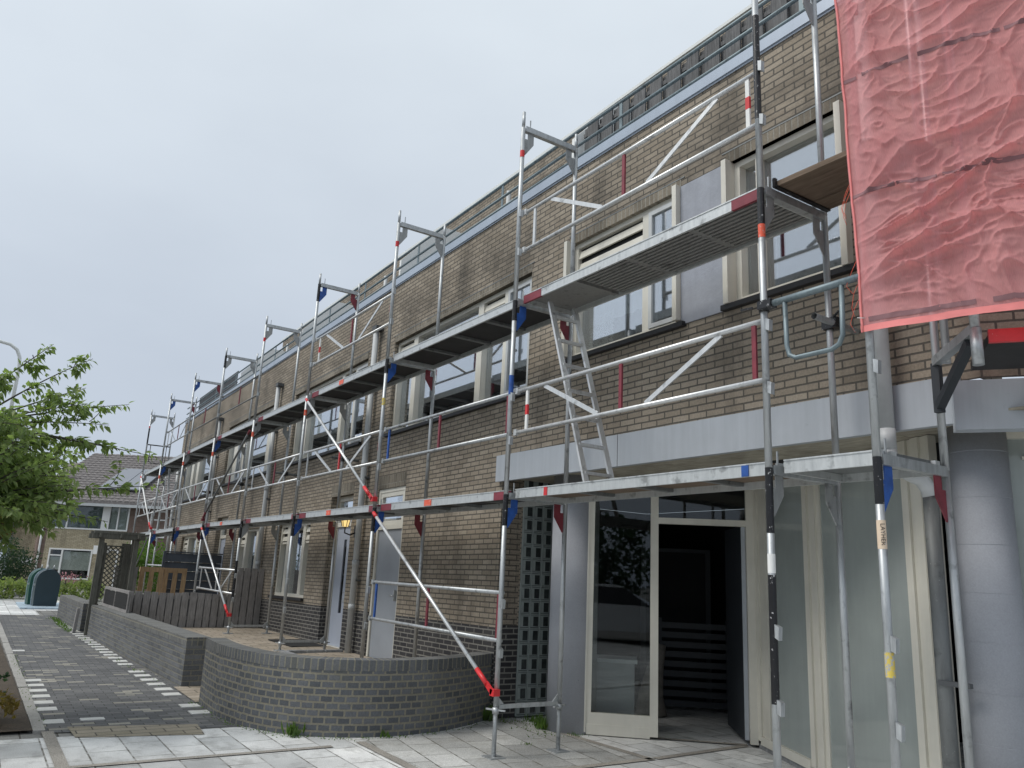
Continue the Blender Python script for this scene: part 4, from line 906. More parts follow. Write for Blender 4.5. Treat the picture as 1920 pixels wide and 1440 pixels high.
# guard rails
RY = 0.045
def rails(n1, n2, z0, kind, cols='galv red red', r=0.0195, zz=(0.61, 1.03), mat='alu'):
    xa, xb = XS[n1], XS[n2]; da, db = DZ.get(n1, 0), DZ.get(n2, 0); Lb = xb-xa
    X = lambda t: xa+t*Lb
    Z = lambda t, q: z0+q+da*(1-t)+db*t
    m = MB(); q0 = 0.02; q1 = 1-0.012
    for q in zz: m.tube([(X(q0), RY, Z(q0, q)), (X(q1), RY, Z(q1, q))], r, 12)
    for t in (q0, ):
        for q in zz: m.box(X(t)-0.015, X(t)+0.03, RY-0.025, RY+0.01, Z(t, q)-0.03, Z(t, q)+0.03)
    if kind == 'diag':
        m.bar((X(0.165), RY, Z(0.165, zz[1]-0.015)), (X(0.42), RY, Z(0.42, zz[0]+0.015)), 0.012, 0.04)
        m.bar((X(0.61), RY, Z(0.61, zz[0]+0.015)), (X(0.865), RY, Z(0.865, zz[1]-0.015)), 0.012, 0.04)
    g = m.build('guard_rail', mat, scf)
    c = cols.split(); P_ = (0.075, 0.515, 0.96) if kind == 'diag' else (0.055, 0.5, 0.965)
    for t, k in zip(P_, c):
        if k == '-': continue
        if k == 'whitered':
            m = MB(); m.bar((X(t), RY, Z(t, zz[0])), (X(t), RY, Z(t, zz[1]-0.01)), 0.018, 0.035); u = m.build('rail_post', 'white', g)
            m = MB(); zc = (zz[0]+zz[1])/2; m.bar((X(t), RY, Z(t, zc-0.05)), (X(t), RY, Z(t, zc+0.05)), 0.02, 0.037); m.build('paint_shade_band', 'brightred', u)
        else:
            m = MB(); m.bar((X(t), RY, Z(t, zz[0])), (X(t), RY, Z(t, zz[1]-0.01)), 0.018, 0.035); m.build('rail_post', k, g)
rails('B', 'A', 0, 'diag', 'whitered red red'); rails('B', 'A', 2, 'diag', 'alu red whitered', zz=(0.55, 0.98))
rails('C', 'B', 0, 'plain', 'blue red red', mat='galv'); rails('D', 'C', 0, 'diag', 'galv brightred whitered'); rails('D', 'C', 2, 'diag', 'whitered red whitered', zz=(0.55, 0.98))
rails('E', 'D', 0, 'diag', 'alu red -'); rails('F', 'E', 0, 'diag', 'alu red -'); rails('F', 'E', 2, 'plain', '- red -', r=0.016, mat='galvdark', zz=(0.55, 0.98))
rails('G', 'F', 0, 'diag', 'alu red red'); rails('G', 'F', 2, 'plain', '- red -', r=0.016, mat='galvdark', zz=(0.55, 0.98)); rails('H', 'G', 0, 'diag', 'alu red -')
rails('H', 'G', 2, 'diag', 'alu red -', zz=(0.55, 0.98), mat='galv'); rails('I', 'H', 0, 'diag', 'alu alu -')
rails('C', 'B', -2, 'plain', 'blue red red', zz=(0.63, 1.07), mat='galv'); rails('F', 'E', -2, 'diag', 'alu alu -', zz=(0.63, 1.07)); 
m = MB(); m.tube([(XS['H'], RY, -0.98), (XS['G'], RY, -0.96)], 0.02, 10); m.build('guard_rail', 'alu', scf)
m = MB(); m.tube([(XS['I'], 0, 2.9), (XS['I'], DY, 2.9)], 0.02, 10); m.tube([(XS['I'], 0.12, 2.9), (XS['I'], 0.12, 2.35), (XS['I'], 0.2, 2.3), (XS['I'], 0.55, 2.3), (XS['I'], 0.62, 2.35), (XS['I'], 0.62, 2.9)], 0.012, 8); m.build('end_guard', 'black', scf)
# diagonal braces
def brace(p, q, mat='alu', ends='brightred', r=0.021):
    p, q = Vector(p), Vector(q); d = (q-p).normalized(); Lb = (q-p).length
    m = MB(); m.tube([p+d*0.12, q-d*0.3], r, 12); b = m.build('diagonal_brace', mat, scf)
    m = MB(); m.tube([p+d*0.02, p+d*0.14], r*1.12, 12); m.tube([q-d*0.34, q-d*0.12], r*1.15, 12); m.bar(q-d*0.13, q-d*0.0, 0.02, 0.05); m.box(q.x-0.035, q.x+0.035, q.y-0.01, q.y+0.06, q.z-0.03, q.z+0.03); m.build('brace_end', ends, b)
    return b
brace((XS['C']+0.07, -0.045, -0.06), (0.0, -0.045, -1.82)); brace((XS['D']+0.08, -0.045, 1.93), (XS['C'], -0.045, 0.11)); brace((XS['F']+0.07, -0.045, -0.06), (XS['E'], -0.045, -1.75))
brace((XS['E']-0.06, -0.045, 1.8), (XS['F'], -0.045, 0.12), 'galvdark', 'red'); brace((XS['I']+0.05, -0.045, 1.82), (XS['H'], -0.045, 0.06), 'white'); brace((XS['H']-0.08, -0.045, -0.2), (XS['I']+0.8, -0.045, -1.6), 'galvdark', 'galvdark')
# wall ties
for n, z in (('D', 1.02), ('E', 1.0), ('F', 1.0), ('G', 1.0), ('A', 1.14)):
    x = XS[n]+0.05
    m = MB(); m.tube([(x, 0.48 if n == 'A' else 0.52, z), (x, 0.99, z-0.01)], 0.0242, 12, False); tt = m.build('wall_tie', 'galvdark' if n != 'A' else 'galv', scf)
    m = MB(); m.box(x-0.09, x+0.03, DY-0.04, DY+0.04, z-0.04, z+0.04); m.tube([(x-0.05, DY, z-0.045), (x-0.05, DY, z+0.045)], 0.034, 10); m.bar((x+0.02, DY-0.05, z+0.03), (x+0.09, DY-0.09, z+0.05), 0.012, 0.012); m.build('coupler', 'black', tt)
# U shaped gate between the two right-hand standards
m = MB(); m.tube([(3.13, -0.035, 1.1), (3.885, -0.035, 1.1)], 0.0235, 12)
m.tube([(3.33, -0.035, 1.09), (3.335, -0.035, 0.78), (3.352, -0.035, 0.715), (3.4, -0.035, 0.687), (3.66, -0.035, 0.687), (3.715, -0.035, 0.71), (3.742, -0.035, 0.765), (3.75, -0.035, 1.09)], 0.016, 12)
gt = m.build('gate_tube', 'rail', scf); m = MB(); m.tube([(3.133, 0, 1.07), (3.133, 0, 1.14)], 0.036, 12); m.box(3.13, 3.24, -0.07, -0.0, 1.075, 1.13); m.bar((3.08, -0.05, 1.105), (3.0, -0.08, 1.1), 0.012, 0.012); m.build('coupler', 'black', gt)
# corner console with the stub of the next frame
m = MB(); A0, A1 = Vector((3.915, 0.68, 0)), Vector((4.394, 0.215, 0))
m.tube([(A1.x, A1.y, 0.49), (A1.x, A1.y, 0.7)], 0.031, 14); m.tube([(A1.x, A1.y, 0.68), (A1.x, A1.y, 3.6)], 0.0265, 14)
m.bar((A0.x, A0.y, 0.69), (A1.x, A1.y, 0.7), 0.05, 0.055); cb = m.build('console_bracket', 'galv', scf)
m = MB(); m.bar((A0.x, A0.y, 0.36), (A0.x, A0.y, 0.68), 0.045, 0.05); m.bar((A0.x+0.01, A0.y-0.01, 0.4), (A1.x-0.07, A1.y+0.075, 0.65), 0.05, 0.05); m.build('console_brace', 'darkdoor', cb)
m = MB(); m.tube([(3.965, 0.72, 0.68), (3.965, 0.72, 3.6)], TR, 12); m.tube([(4.75, 0.75, 0.6), (4.75, 0.75, 3.6)], TR, 12); m.build('standard', 'galv', scf)
m = MB(); o = Vector((4.44, 0.26, 0.62)); m.obox(o, d_c*3, Vector((-d_c.y, d_c.x, 0))*0.03, (0, 0, 0.075)); rd = m.build('red_platform', 'brightred', scf)
m = MB(); m.obox(o+Vector((-d_c.y, d_c.x, 0))*0.031, d_c*3, Vector((-d_c.y, d_c.x, 0))*0.6, (0, 0, 0.05)); m.build('deck_board', 'deckunder', rd)
# planks bridging from the lift to the netted bay
for i, (ya, wd) in enumerate(((0.115, 0.19), (0.315, 0.2), (0.53, 0.185))):
    m = MB(); m.obox((3.175, ya, 2.035+0.004*(i % 2)), (0.93, 0.012, 0.0), (0, wd, 0), (0, 0, 0.038))
    tag(m.build('scaffold_plank', 'plank', loc=(3.175, ya, 2.03)), ['brown scaffold plank beside the red net, nearest the street', 'brown scaffold plank beside the red net, middle of three', 'brown scaffold plank beside the red net, nearest the wall'][i], 'plank', 'planks bridging to the netted bay')
m = MB(); m.box(3.165, 3.2, 0.1, 0.72, 2.022, 2.034); m.bar((3.18, 0.1, 2.02), (3.18, 0.1, 2.09), 0.03, 0.02); m.build('plank_bearer', 'black', scf)
# ladders
def ladder(label, pa, pb, y0, y1, n=7, w_=0.055, group='access ladders'):
    pa, pb = Vector(pa), Vector(pb); t = thing('ladder', label, 'ladder', (pb.x, (y0+y1)/2, pb.z), group)
    d = (pb-pa)
    for y in (y0, y1):
        m = MB(); m.bar((pa.x, y, pa.z), (pb.x, y, pb.z), 0.025, w_, (0, 1, 0)); m.build('stile', 'alu', t)
    for i in range(n):
        q = pa+d*((i+0.6)/n); m = MB(); m.bar((q.x, y0, q.z), (q.x, y1, q.z), 0.035, 0.03); m.build('rung', 'alu', t)
ladder('aluminium access ladder near the lilac wall panel, foot on the lower deck', (0.36, 0, 1.93), (1.01, 0, 0.05), 0.19, 0.5)
ladder('distant aluminium access ladder at the far end of the scaffold', (-19.0, 0, 1.85), (-18.2, 0, 0.0), 0.25, 0.58)

# ================================================================ RED DEBRIS NET
net = thing('debris_net', 'crumpled red debris net hung over the right end of the scaffold', 'net', (4.4, 0.2, 0.74))
nd = Vector((0.951, 0.307, 0)).normalized(); nn_ = Vector((nd.y, -nd.x, 0))
def ridge(v): return 1-abs(v)*2
def wrinkle(s, z):
    p = Vector((s, z, 0))
    wv = Vector((noise.noise(p*1.3+Vector((3, 1, 7))), noise.noise(p*1.3+Vector((9, 4, 2))), 0))*0.28
    q = p+wv
    a = ridge(noise.noise(Vector((q.x*1.2-q.y*0.5, q.y*2.6+q.x*-0.9, 1.3))))
    b = ridge(noise.noise(Vector((q.x*3.4+q.y*1.6, q.y*4.4-q.x*2.2, 4.7))))
    c = ridge(noise.noise(Vector((q.x*5.5-q.y*7, q.y*6.5+q.x*4, 8.1))))
    e = noise.noise(Vector((s*0.9, z*0.8, 2.2)))
    f = ridge(noise.noise(Vector((q.x*13+q.y*9, q.y*15-q.x*8, 5.5))))
    k = min(1, (s+0.02)/0.25)*min(1, max(0.12, (z-0.7)/0.3))
    return k*(0.055*max(0, a)**7+0.034*max(0, b)**6+0.02*max(0, c)**5+0.03*e+0.007*max(0, f)**4)
def netpt(s, z, off=0.0):
    x0 = 3.872-0.022*(z-0.74)+0.008*noise.noise(Vector((z*5, 0.3, 0)))*(1 if s < 0.05 else 0)
    zz = z+0.016*noise.noise(Vector((s*2.6, 1.7, 0)))*max(0, 1-(z-0.7)/0.5)+0.012*math.sin(s*3.1)*max(0, 1-(z-0.7)/0.8)
    p = Vector((x0, -0.032-0.04*min(1, 0.35+s*3), zz))+nd*s+nn_*(wrinkle(s, z)+off); return p
def netpatch(m, s0, s1, z0, z1, ns, nz, off=0.0, cut=None):
    b = len(m.v)
    for j in range(nz+1):
        for i in range(ns+1): m.v.append(tuple(netpt(s0+(s1-s0)*i/ns, z0+(z1-z0)*j/nz, off)))
    for j in range(nz):
        for i in range(ns):
            a = b+j*(ns+1)+i; m.f.append([a, a+1, a+ns+2, a+ns+1]); m.sm.append(True)
            u0, u1, v0, v1 = s0+(s1-s0)*i/ns, s0+(s1-s0)*(i+1)/ns, z0+(z1-z0)*j/nz, z0+(z1-z0)*(j+1)/nz
            m.uv.append([(u0, v0), (u1, v0), (u1, v1), (u0, v1)])
m = MB(); netpatch(m, 0, 1.7, 0.76, 4.4, 260, 480); m.build('net_cloth', 'net', net)
m = MB()
for z, segs in ((2.44, ((0, 0.1), (0.14, 0.42), (0.47, 0.9), (0.92, 1.3), (1.33, 1.7))), (1.62, ((0.0, 0.28), (0.29, 0.5), (0.53, 0.95), (0.97, 1.7)))):
    for a, b in segs: m = MB(); netpatch(m, a, b, z-0.012, z+0.012, 40, 2, 0.004); m.build('dark_band', 'netband', net)
for a, b in ((0.05, 0.62), (0.7, 1.7)): m = MB(); netpatch(m, a, b, 0.795, 0.825, 40, 2, 0.004); m.build('dark_band', 'netband', net)
m = MB(); netpatch(m, 0, 1.7, 0.735, 0.775, 60, 3, 0.006); m.tube([netpt(0.012, 0.74+i*0.05)+nn_*0.006 for i in range(72)], 0.0065, 6); m.build('hem', 'nethem', net)
m = MB(); random.seed(9)
for z in (1.72, 1.7, 1.66, 1.2, 1.05, 0.95):
    p = netpt(0.0, z); m.tube([p, p+Vector((-0.03, 0, -0.05)), p+Vector((-0.05-random.random()*0.03, 0, -0.14)), p+Vector((-0.035, 0, -0.2))], 0.0018, 4)
m.build('frayed_thread', 'orange', net)

m = MB(); m.tube([Vector((3.893+0.034*math.cos(a), 0.034*math.sin(a), 0.83+0.01*math.sin(a))) for a in [i*math.pi/8 for i in range(17)]], 0.004, 6); m.tube([(3.9, -0.034, 0.83), (3.88, -0.09, 0.825)], 0.003, 5); m.build('cable_tie', 'white', net)
# ================================================================ FENCES, PALLETS, PERGOLA
random.seed(11)
t = thing('board_fence', 'weathered grey vertical board fence stepping down from the house wall', 'fence', (-10.8, -0.3, TZ))
y = -1.62; k = 0
while y < 0.93:
    tall = y > 0.42; zt = -0.89 if tall else -1.425+0.012*math.sin(k); wd = random.uniform(0.118, 0.132)
    m = MB(); tilt = random.uniform(-0.006, 0.006)
    m.hexa([(-10.8, y, TZ-0.02), (-10.8, y+wd, TZ-0.02), (-10.825, y+wd, TZ-0.02), (-10.825, y, TZ-0.02), (-10.8, y+tilt, zt), (-10.8, y+wd+tilt, zt), (-10.825, y+wd+tilt, zt), (-10.825, y+tilt, zt)])
    m.build('fence_board', 'fencewood', t)
    m = MB(); m.box(-10.862, -10.84, y+wd-0.04, y+wd+0.06, TZ-0.02, zt-0.06); m.build('rear_board', 'roofwood', t); y += wd+0.022; k += 1  # second layer in darker wood: shade of the gaps put into its colour
m = MB()
for z in (-1.95, -1.55): m.box(-10.839, -10.826, -1.6, 0.93, z, z+0.07)
m.box(-10.839, -10.826, 0.4, 0.93, -1.05, -0.98); m.build('fence_rail', 'fencewood', t)
m = MB()
for yy in (-1.62, -0.6, 0.42): m.box(-10.94, -10.864, yy, yy+0.07, TZ-0.02, -1.44 if yy < 0.4 else -0.9)
m.build('fence_post', 'fencewood', t)
def pallet(label, x, y0, y1, z0, z1, mat, nb):
    t = thing('pallet', label, 'pallet', (x, (y0+y1)/2, z0), 'pallets stood on edge behind the fence')
    w_ = (y1-y0)
    for i in range(nb):
        yy = y0+(w_-0.1)*i/(nb-1); m = MB(); m.box(x, x+0.022, yy, yy+0.1, z0, z1); m.build('pallet_board', mat, t)
    m = MB()
    for z in (z0+0.02, (z0+z1)/2-0.16, z1-0.11): m.box(x-0.1, x-0.002, y0, y1, z, z+0.1)
    m.build('pallet_runner', mat, t)
    m = MB(); m.box(x-0.002, x+0.024, y0-0.002, y1+0.002, z1-0.1, z1+0.002); m.build('pallet_cap', mat, t)
pallet('tan wooden pallet on edge behind the low grey fence boards', -13.5, -1.02, -0.52, TZ, -0.98, 'pallet', 3)
pallet('tan wooden pallet on edge, against the dark blue cladding sheet', -13.55, -0.5, 0.0, TZ, -0.985, 'pallet', 3)
pallet('dark weathered pallet on edge beside the trellis pergola', -13.4, -1.55, -1.08, TZ, -0.99, 'fencewood', 6)
t = thing('cladding_panel', 'dark blue overlapping board screen between two terraced gardens', 'screen', (-14.2, -0.1, TZ))
m = MB()
for k in range(7):
    z0 = -2.1+k*0.21; m.hexa([(-14.185, -0.42, z0), (-14.185, 0.92, z0), (-14.24, 0.92, z0), (-14.24, -0.42, z0), (-14.228, -0.42, z0+0.2), (-14.228, 0.92, z0+0.2), (-14.24, 0.92, z0+0.2), (-14.24, -0.42, z0+0.2)])
m.build('screen_board', 'sheet', t); m = MB(); m.box(-14.25, -14.195, -0.44, 0.93, -0.63, -0.6); m.build('screen_cap', 'sheet', t)
m = MB(); m.box(-14.17, -14.11, -0.46, -0.4, TZ, -0.6); m.build('screen_post', 'sheet', t)
# wire topped planter frame on the straight wall
t = thing('wire_frame', 'small grey wooden frame with wire mesh standing on the straight low wall', 'frame', (-11.6, -1.95, -1.765))
m = MB(); A_, B_ = Vector((-12.1, -1.86, 0)), Vector((-9.75, -1.75, 0))
def rl(m, s0, s1, z0, z1, th=0.05):
    d = B_-A_; p, q = A_+d*s0, A_+d*s1; n = Vector((-d.y, d.x, 0)).normalized()*th; m.obox((p.x, p.y, z0), q-p, n, (0, 0, z1-z0))
rl(m, 0, 1, -1.765, -1.715); rl(m, 0, 1, -1.43, -1.38)
for s in (0, 0.46, 0.955): rl(m, s, s+0.045, -1.715, -1.43)
m.build('wooden_frame', 'fencewood', t); m = MB()
d = B_-A_
for i in range(18): p = A_+d*(i/17); m.tube([(p.x, p.y+0.025, -1.72), (p.x, p.y+0.025, -1.43)], 0.003, 4, False)
for z in (-1.66, -1.6, -1.54, -1.48): m.tube([(A_.x, A_.y+0.025, z), (B_.x, B_.y+0.025, z)], 0.003, 4, False)
m.build('wire_mesh', 'black', t); m = MB(); rl(m, 0.02, 0.98, -1.71, -1.44, 0.004); m.build('backing', 'mat', t)
# pergola gate
t = thing('pergola', 'dark weathered wooden pergola gate with lattice panel at the garden entrance', 'pergola', (-12.75, -1.7, SZ))
for x, yy in ((-12.35, -2.08), (-12.95, -2.0), (-12.35, -1.4), (-12.95, -1.36)):
    m = MB(); m.box(x-0.045, x+0.045, yy, yy+0.09, SZ if yy < -1.9 else TZ, -0.42); m.build('post', 'pergola', t)
m = MB(); m.box(-12.33, -12.3, -2.06, -1.97, SZ, -0.5); m.box(-12.97, -12.94, -1.55, -1.3, TZ, -0.5); m.box(-12.97, -12.94, -1.99, -1.85, TZ, -0.5); m.build('side_board', 'pergola', t)
for x, z in ((-12.3, -0.42), (-12.42, -0.42), (-12.9, -0.42), (-13.02, -0.42)):
    m = MB(); m.box(x-0.02, x+0.02, -2.22, -1.2, z, z+0.1); m.build('beam', 'pergola', t)
for x in (-12.3, -12.9):
    m = MB(); m.box(x-0.035, x+0.035, -2.2, -1.22, -0.317, -0.27); m.build('beam', 'pergola', t)
for yy in (-2.1, -1.7, -1.36):
    m = MB(); m.box(-13.15, -12.15, yy, yy+0.045, -0.4, -0.32); m.build('rafter', 'pergola', t)
m = MB(); lx = -12.93
m.box(lx-0.015, lx+0.015, -1.86, -1.83, -1.65, -0.55); m.box(lx-0.015, lx+0.015, -1.5, -1.47, -1.65, -0.55); m.box(lx-0.015, lx+0.015, -1.83, -1.5, -0.58, -0.55)
for sgn in (1, -1):
    for k in range(-4, 16):
        z0 = -1.65+k*0.1; y0, y1, za, zb = -1.83, -1.5, z0, z0+0.33
        if sgn < 0: za, zb = zb, za
        t0, t1 = 0, 1                                     # keep the slats inside the frame
        def cl(t): return za+(zb-za)*t
        lo, hi = -1.65, -0.56
        if abs(zb-za) > 0:
            ta, tb = sorted(((lo-za)/(zb-za), (hi-za)/(zb-za))); t0, t1 = max(0, ta), min(1, tb)
        if t1 > t0: m.bar((lx+0.004*sgn, y0+(y1-y0)*t0, cl(t0)), (lx+0.004*sgn, y0+(y1-y0)*t1, cl(t1)), 0.008, 0.022)
m.build('lattice', 'pergola', t)
m = MB(); m.hexa([(-13.2, -2.22, SZ), (-13.05, -2.22, SZ), (-13.05, -2.16, SZ), (-13.2, -2.16, SZ), (-13.18, -2.2, -1.88), (-13.03, -2.2, -1.88), (-13.03, -2.14, -1.88), (-13.18, -2.14, -1.88)])
tag(m.build('stub_post', 'fencewood'), 'short leaning grey wooden stub post at the end of the farthest low wall', 'post')
# ================================================================ BINS, LAMP
def container(label, x, y, mat):
    t = thing('waste_container', label, 'container', (x, y, SZ), 'underground waste container heads')
    rz = R(97); d = Vector((math.cos(rz), math.sin(rz), 0)); n = Vector((-d.y, d.x, 0)); o = Vector((x, y, 0))
    prof = [(-0.31, 0), (0.31, 0), (0.33, 0.45)]+[(0.33*math.cos(a), 0.72+0.33*math.sin(a)*0.98) for a in [i*math.pi/14 for i in range(15)]]+[(-0.33, 0.45)]
    prof = [(0.31, 0), (0.33, 0.4)]+[(0.33*math.cos(a), 0.74+0.33*math.sin(a)) for a in [i*math.pi/16 for i in range(17)]]+[(-0.33, 0.4), (-0.31, 0)]
    m = MB(); m.prism([tuple(o+d*px+Vector((0, 0, SZ+0.04+pz))) for px, pz in prof], n*0.34); m.build('housing', mat, t)
    m = MB(); m.prism([tuple(o+d*px*1.03+n*0.342+Vector((0, 0, SZ+0.04+pz*1.015))) for px, pz in prof], n*0.03); m.build('rim', 'plate', t)
    m = MB()
    for s in (-0.05, 0.12): p = o+d*s+n*0.2; m.tube([(p.x, p.y, SZ+1.1), (p.x, p.y, SZ+1.24)], 0.03, 8, True, 0.012)
    m.build('lifting_lug', 'galv', t)
    m = MB(); p = o-d*0.332+n*0.1; m.box(p.x-0.02, p.x+0.02, p.y-0.03, p.y+0.03, SZ+0.62, SZ+0.68); m.build('lock', 'galv', t)
container('dark blue-grey round-topped waste container, nearer of two on the blue plate', -21.9, -2.18, 'bin')
container('green-edged round-topped waste container half hidden behind its blue-grey neighbour', -22.55, -2.3, 'binback')
m = MB(); m.box(-23.9, -20.95, -2.85, -1.25, SZ-0.02, SZ+0.035); tag(m.build('container_plate', 'plate'), 'pale blue metal base plate under the round-topped waste containers', 'base plate')
t = thing('street_lamp', 'pale curved-arm street lamp pole rising behind the tree', 'street lamp', (-23.5, -4.0, SZ))
m = MB(); m.tube([(-23.5, -4.0, SZ), (-23.5, -4.0, 2.0)], 0.075, 12, True, 0.06); m.tube([(-23.5, -4.0, 2.0), (-23.5, -4.0, 5.1), (-23.5, -4.04, 5.42), (-23.5, -4.15, 5.66), (-23.5, -4.36, 5.8), (-23.5, -4.7, 5.85), (-23.5, -5.3, 5.86)], 0.055, 12); m.build('pole', 'whitepanel', t)
m = MB(); m.box(-23.62, -23.38, -6.0, -5.3, 5.8, 5.92); m.build('lamp_head', 'zinc', t)
# ================================================================ HOUSE AT THE END OF THE STREET
def lhouse(name, label, loc, rz): return thing(name, label, 'house', loc, None, rz)
fh = lhouse('brick_house', 'brown and yellow brick house with dark roof tiles and solar panels', (-37.25, 0.41, 0), R(56.9)); fh['base'] = (0, 0, 0); fh.location.z = ZO
def lp(name, mat, par, mb): o = mb.build(name, mat, None, local=True); o.parent = par; o['base'] = (0, 0, 0); return o
m = MB(); wl = [(-2.2, 1.66, 0.38, 1.62), (-1.93, 0.17, -1.98, -0.55)]
wall_grid(m, -2.55, 1.9, -2.6, 1.62, wl, y=0, depth=0.1); W_ = lp('lower_wall', 'yellowbrick', fh, m)
m = MB(); m.box(-2.56, -2.2, -0.01, -0.002, -2.6, 1.6); lp('brown_wall', 'housebrick', fh, m)
m = MB(); m.box(1.9, 6.0, -0.002, 0.3, -2.6, 1.6); m.box(1.66, 6.0, -0.01, -0.0, 0.2, 1.6); lp('brown_wall', 'housebrick', fh, m)
m = MB(); m.hexa([(-3.2, 0.9, -2.6), (-2.552, -0.012, -2.6), (-2.552, 6, -2.6), (-3.2, 6, -2.6), (-3.2, 0.9, 2.1), (-2.552, -0.012, 1.9), (-2.552, 6, 4), (-3.2, 6, 4)]); lp('gable_wall', 'housebrick', fh, m)
def lwin(x0, x1, z0, z1, bars, hb=(), blind=None, y=0):
    m = MB(); f = 0.07
    m.box(x0, x1, y-0.03, y+0.05, z1-f, z1); m.box(x0, x1, y-0.05, y+0.05, z0, z0+f); m.box(x0, x0+f, y-0.03, y+0.05, z0+f, z1-f); m.box(x1-f, x1, y-0.03, y+0.05, z0+f, z1-f)
    for a, b in bars: m.box(a, b, y-0.028, y+0.05, z0+f, z1-f)
    for a, b, z in hb: m.box(a, b, y-0.026, y+0.045, z-0.03, z+0.03)
    w_ = lp('window', 'white', fh, m); m = MB(); m.box(x0+f, x1-f, y+0.02, y+0.03, z0+f, z1-f); lp('pane', 'glassdark', w_, m)
    m = MB(); m.box(x0, x1, y+0.35, y+0.37, z0, z1); lp('room_recess', 'room', w_, m)
    if blind:
        for a, b, za, zb, k in blind: m = MB(); m.box(a, b, y+0.04, y+0.05, za, zb); lp('blind', k, w_, m)
lwin(-2.2, 1.66, 0.38, 1.62, [(-1.35, -1.28), (0.35, 0.72), (1.1, 1.16)], (), [(-2.1, 0.33, 0.45, 1.55, 'greyblind'), (0.75, 1.6, 0.45, 1.55, 'curtain')])
lwin(-1.93, 0.17, -1.98, -0.55, [(-1.33, -1.25)], [(-1.86, -1.33, -0.88)], [(-1.86, -1.33, -1.55, -0.95, 'blind'), (-1.24, 0.1, -1.55, -0.68, 'blind')])
lwin(2.7, 3.5, 0.15, 1.45, [(3.06, 3.12)], [(2.77, 3.43, 0.55), (2.77, 3.43, 1.0)])
lwin(0.55, 1.4, -2.55, -0.5, [], [], [(0.62, 1.33, -2.5, -0.6, 'blind')])
m = MB(); m.box(0.42, 0.95, -0.5, -0.02, -0.75, -0.35); lp('door_canopy', 'white', fh, m)
m = MB(); m.tube([(-2.4, -0.06, -2.6), (-2.4, -0.06, 1.5)], 0.05, 10); lp('downpipe', 'white', fh, m)
m = MB(); m.hexa([(-3.3, -0.4, 1.6), (6.5, -0.4, 1.6), (6.5, 5.2, 4.6), (-3.3, 5.2, 4.6), (-3.3, -0.4, 1.75), (6.5, -0.4, 1.75), (6.5, 5.2, 4.75), (-3.3, 5.2, 4.75)]); rf = lp('roof', 'tile', fh, m)
m = MB(); sl_ = math.hypot(5.6, 3.0); 
for k in range(20):
    t0 = k/20; yb, zb = -0.4+5.6*t0, 1.75+3.0*t0
    for j in range(33):
        x = -3.3+j*0.297; m.hexa([(x, yb, zb), (x+0.29, yb, zb), (x+0.29, yb+0.3, zb+0.16), (x, yb+0.3, zb+0.16), (x+0.05, yb-0.01, zb+0.055), (x+0.2, yb-0.01, zb+0.065), (x+0.2, yb+0.28, zb+0.17), (x+0.05, yb+0.28, zb+0.17)])
lp('roof_tile', 'tile', rf, m)
m = MB(); m.box(-3.3, 6.5, -0.55, -0.41, 1.5, 1.63); lp('gutter', 'zinc', fh, m)
for x0 in (-0.35, 0.72): m = MB(); y0 = 0.55; m.hexa([(x0, y0, 2.42), (x0+1.03, y0, 2.42), (x0+1.03, y0+2.4, 3.7), (x0, y0+2.4, 3.7), (x0, y0-0.02, 2.47), (x0+1.03, y0-0.02, 2.47), (x0+1.03, y0+2.38, 3.75), (x0, y0+2.38, 3.75)]); lp('solar_panel', 'solar', fh, m)
h2b = lhouse('brick_house', 'farther tan brick house partly hidden behind the dark hedge', (-46.2, -1.9, 0), R(56.9)); h2b['base'] = (0, 0, 0); h2b.location.z = ZO
m = MB(); m.box(-0.9, 5, 0, 5, -2.7, 1.2); lp('wall', 'yellowbrick', h2b, m)
m = MB(); m.hexa([(-0.75, -0.3, 1.15), (5, -0.3, 1.15), (5, 4.5, 4.6), (-0.75, 4.5, 4.6), (-0.75, -0.3, 1.35), (5, -0.3, 1.35), (5, 4.5, 4.8), (-0.75, 4.5, 4.8)]); lp('roof', 'tile', h2b, m)
m = MB(); m.prism([(-0.9, -0.35, 0.9), (-0.9, 4.5, 4.8), (-0.9, 4.5, -2.7), (-0.9, 0.0, -2.7)], (0.12, 0, 0)); lp('gable', 'fascia', h2b, m)
m = MB(); m.box(-0.2, 1.0, -0.03, 0.02, -1.5, -1.1); lp('lintel_board', 'white', h2b, m)

# ================================================================ FOLIAGE
def leaf(m, p, d, n, L_, W_):
    sd = d.cross(n).normalized()*W_/2; b = len(m.v); n = n.normalized()
    tip = p+d*L_-n*L_*0.12; mid = p+d*L_*0.45+n*L_*0.06
    m.v += [tuple(p), tuple(mid+sd), tuple(tip), tuple(mid-sd)]
    m.f += [[b, b+1, b+2], [b, b+2, b+3]]; m.sm += [False, False]; m.uv += [[(0, 0)]*3]*2
def rv(s=1): return Vector((random.gauss(0, s), random.gauss(0, s), random.gauss(0, s)))
def blobs(m, centers, n, size, up=0.3):
    tot = sum(c[3]*c[4]*c[5] for c in centers)
    for cx, cy, cz, rx, ry, rz in centers:
        k = int(n*(rx*ry*rz)/tot)
        nc = max(6, k//14); cl = []
        for i in range(nc):
            d = rv().normalized(); rr = 0.5+0.5*random.random()**0.5; rr *= 0.75+0.35*noise.noise(Vector((d.x*2+cx, d.y*2+cy, d.z*2+cz)))+0.12
            cl.append(Vector((cx+d.x*rx*rr, cy+d.y*ry*rr, cz+d.z*rz*rr)))
        for i in range(k):
            c = random.choice(cl); p = c+rv(min(rx, ry, rz)*0.13)
            d = (rv()+Vector((0, 0, up))).normalized(); leaf(m, p, d, rv().normalized(), size*random.uniform(0.6, 1.3), size*0.6)
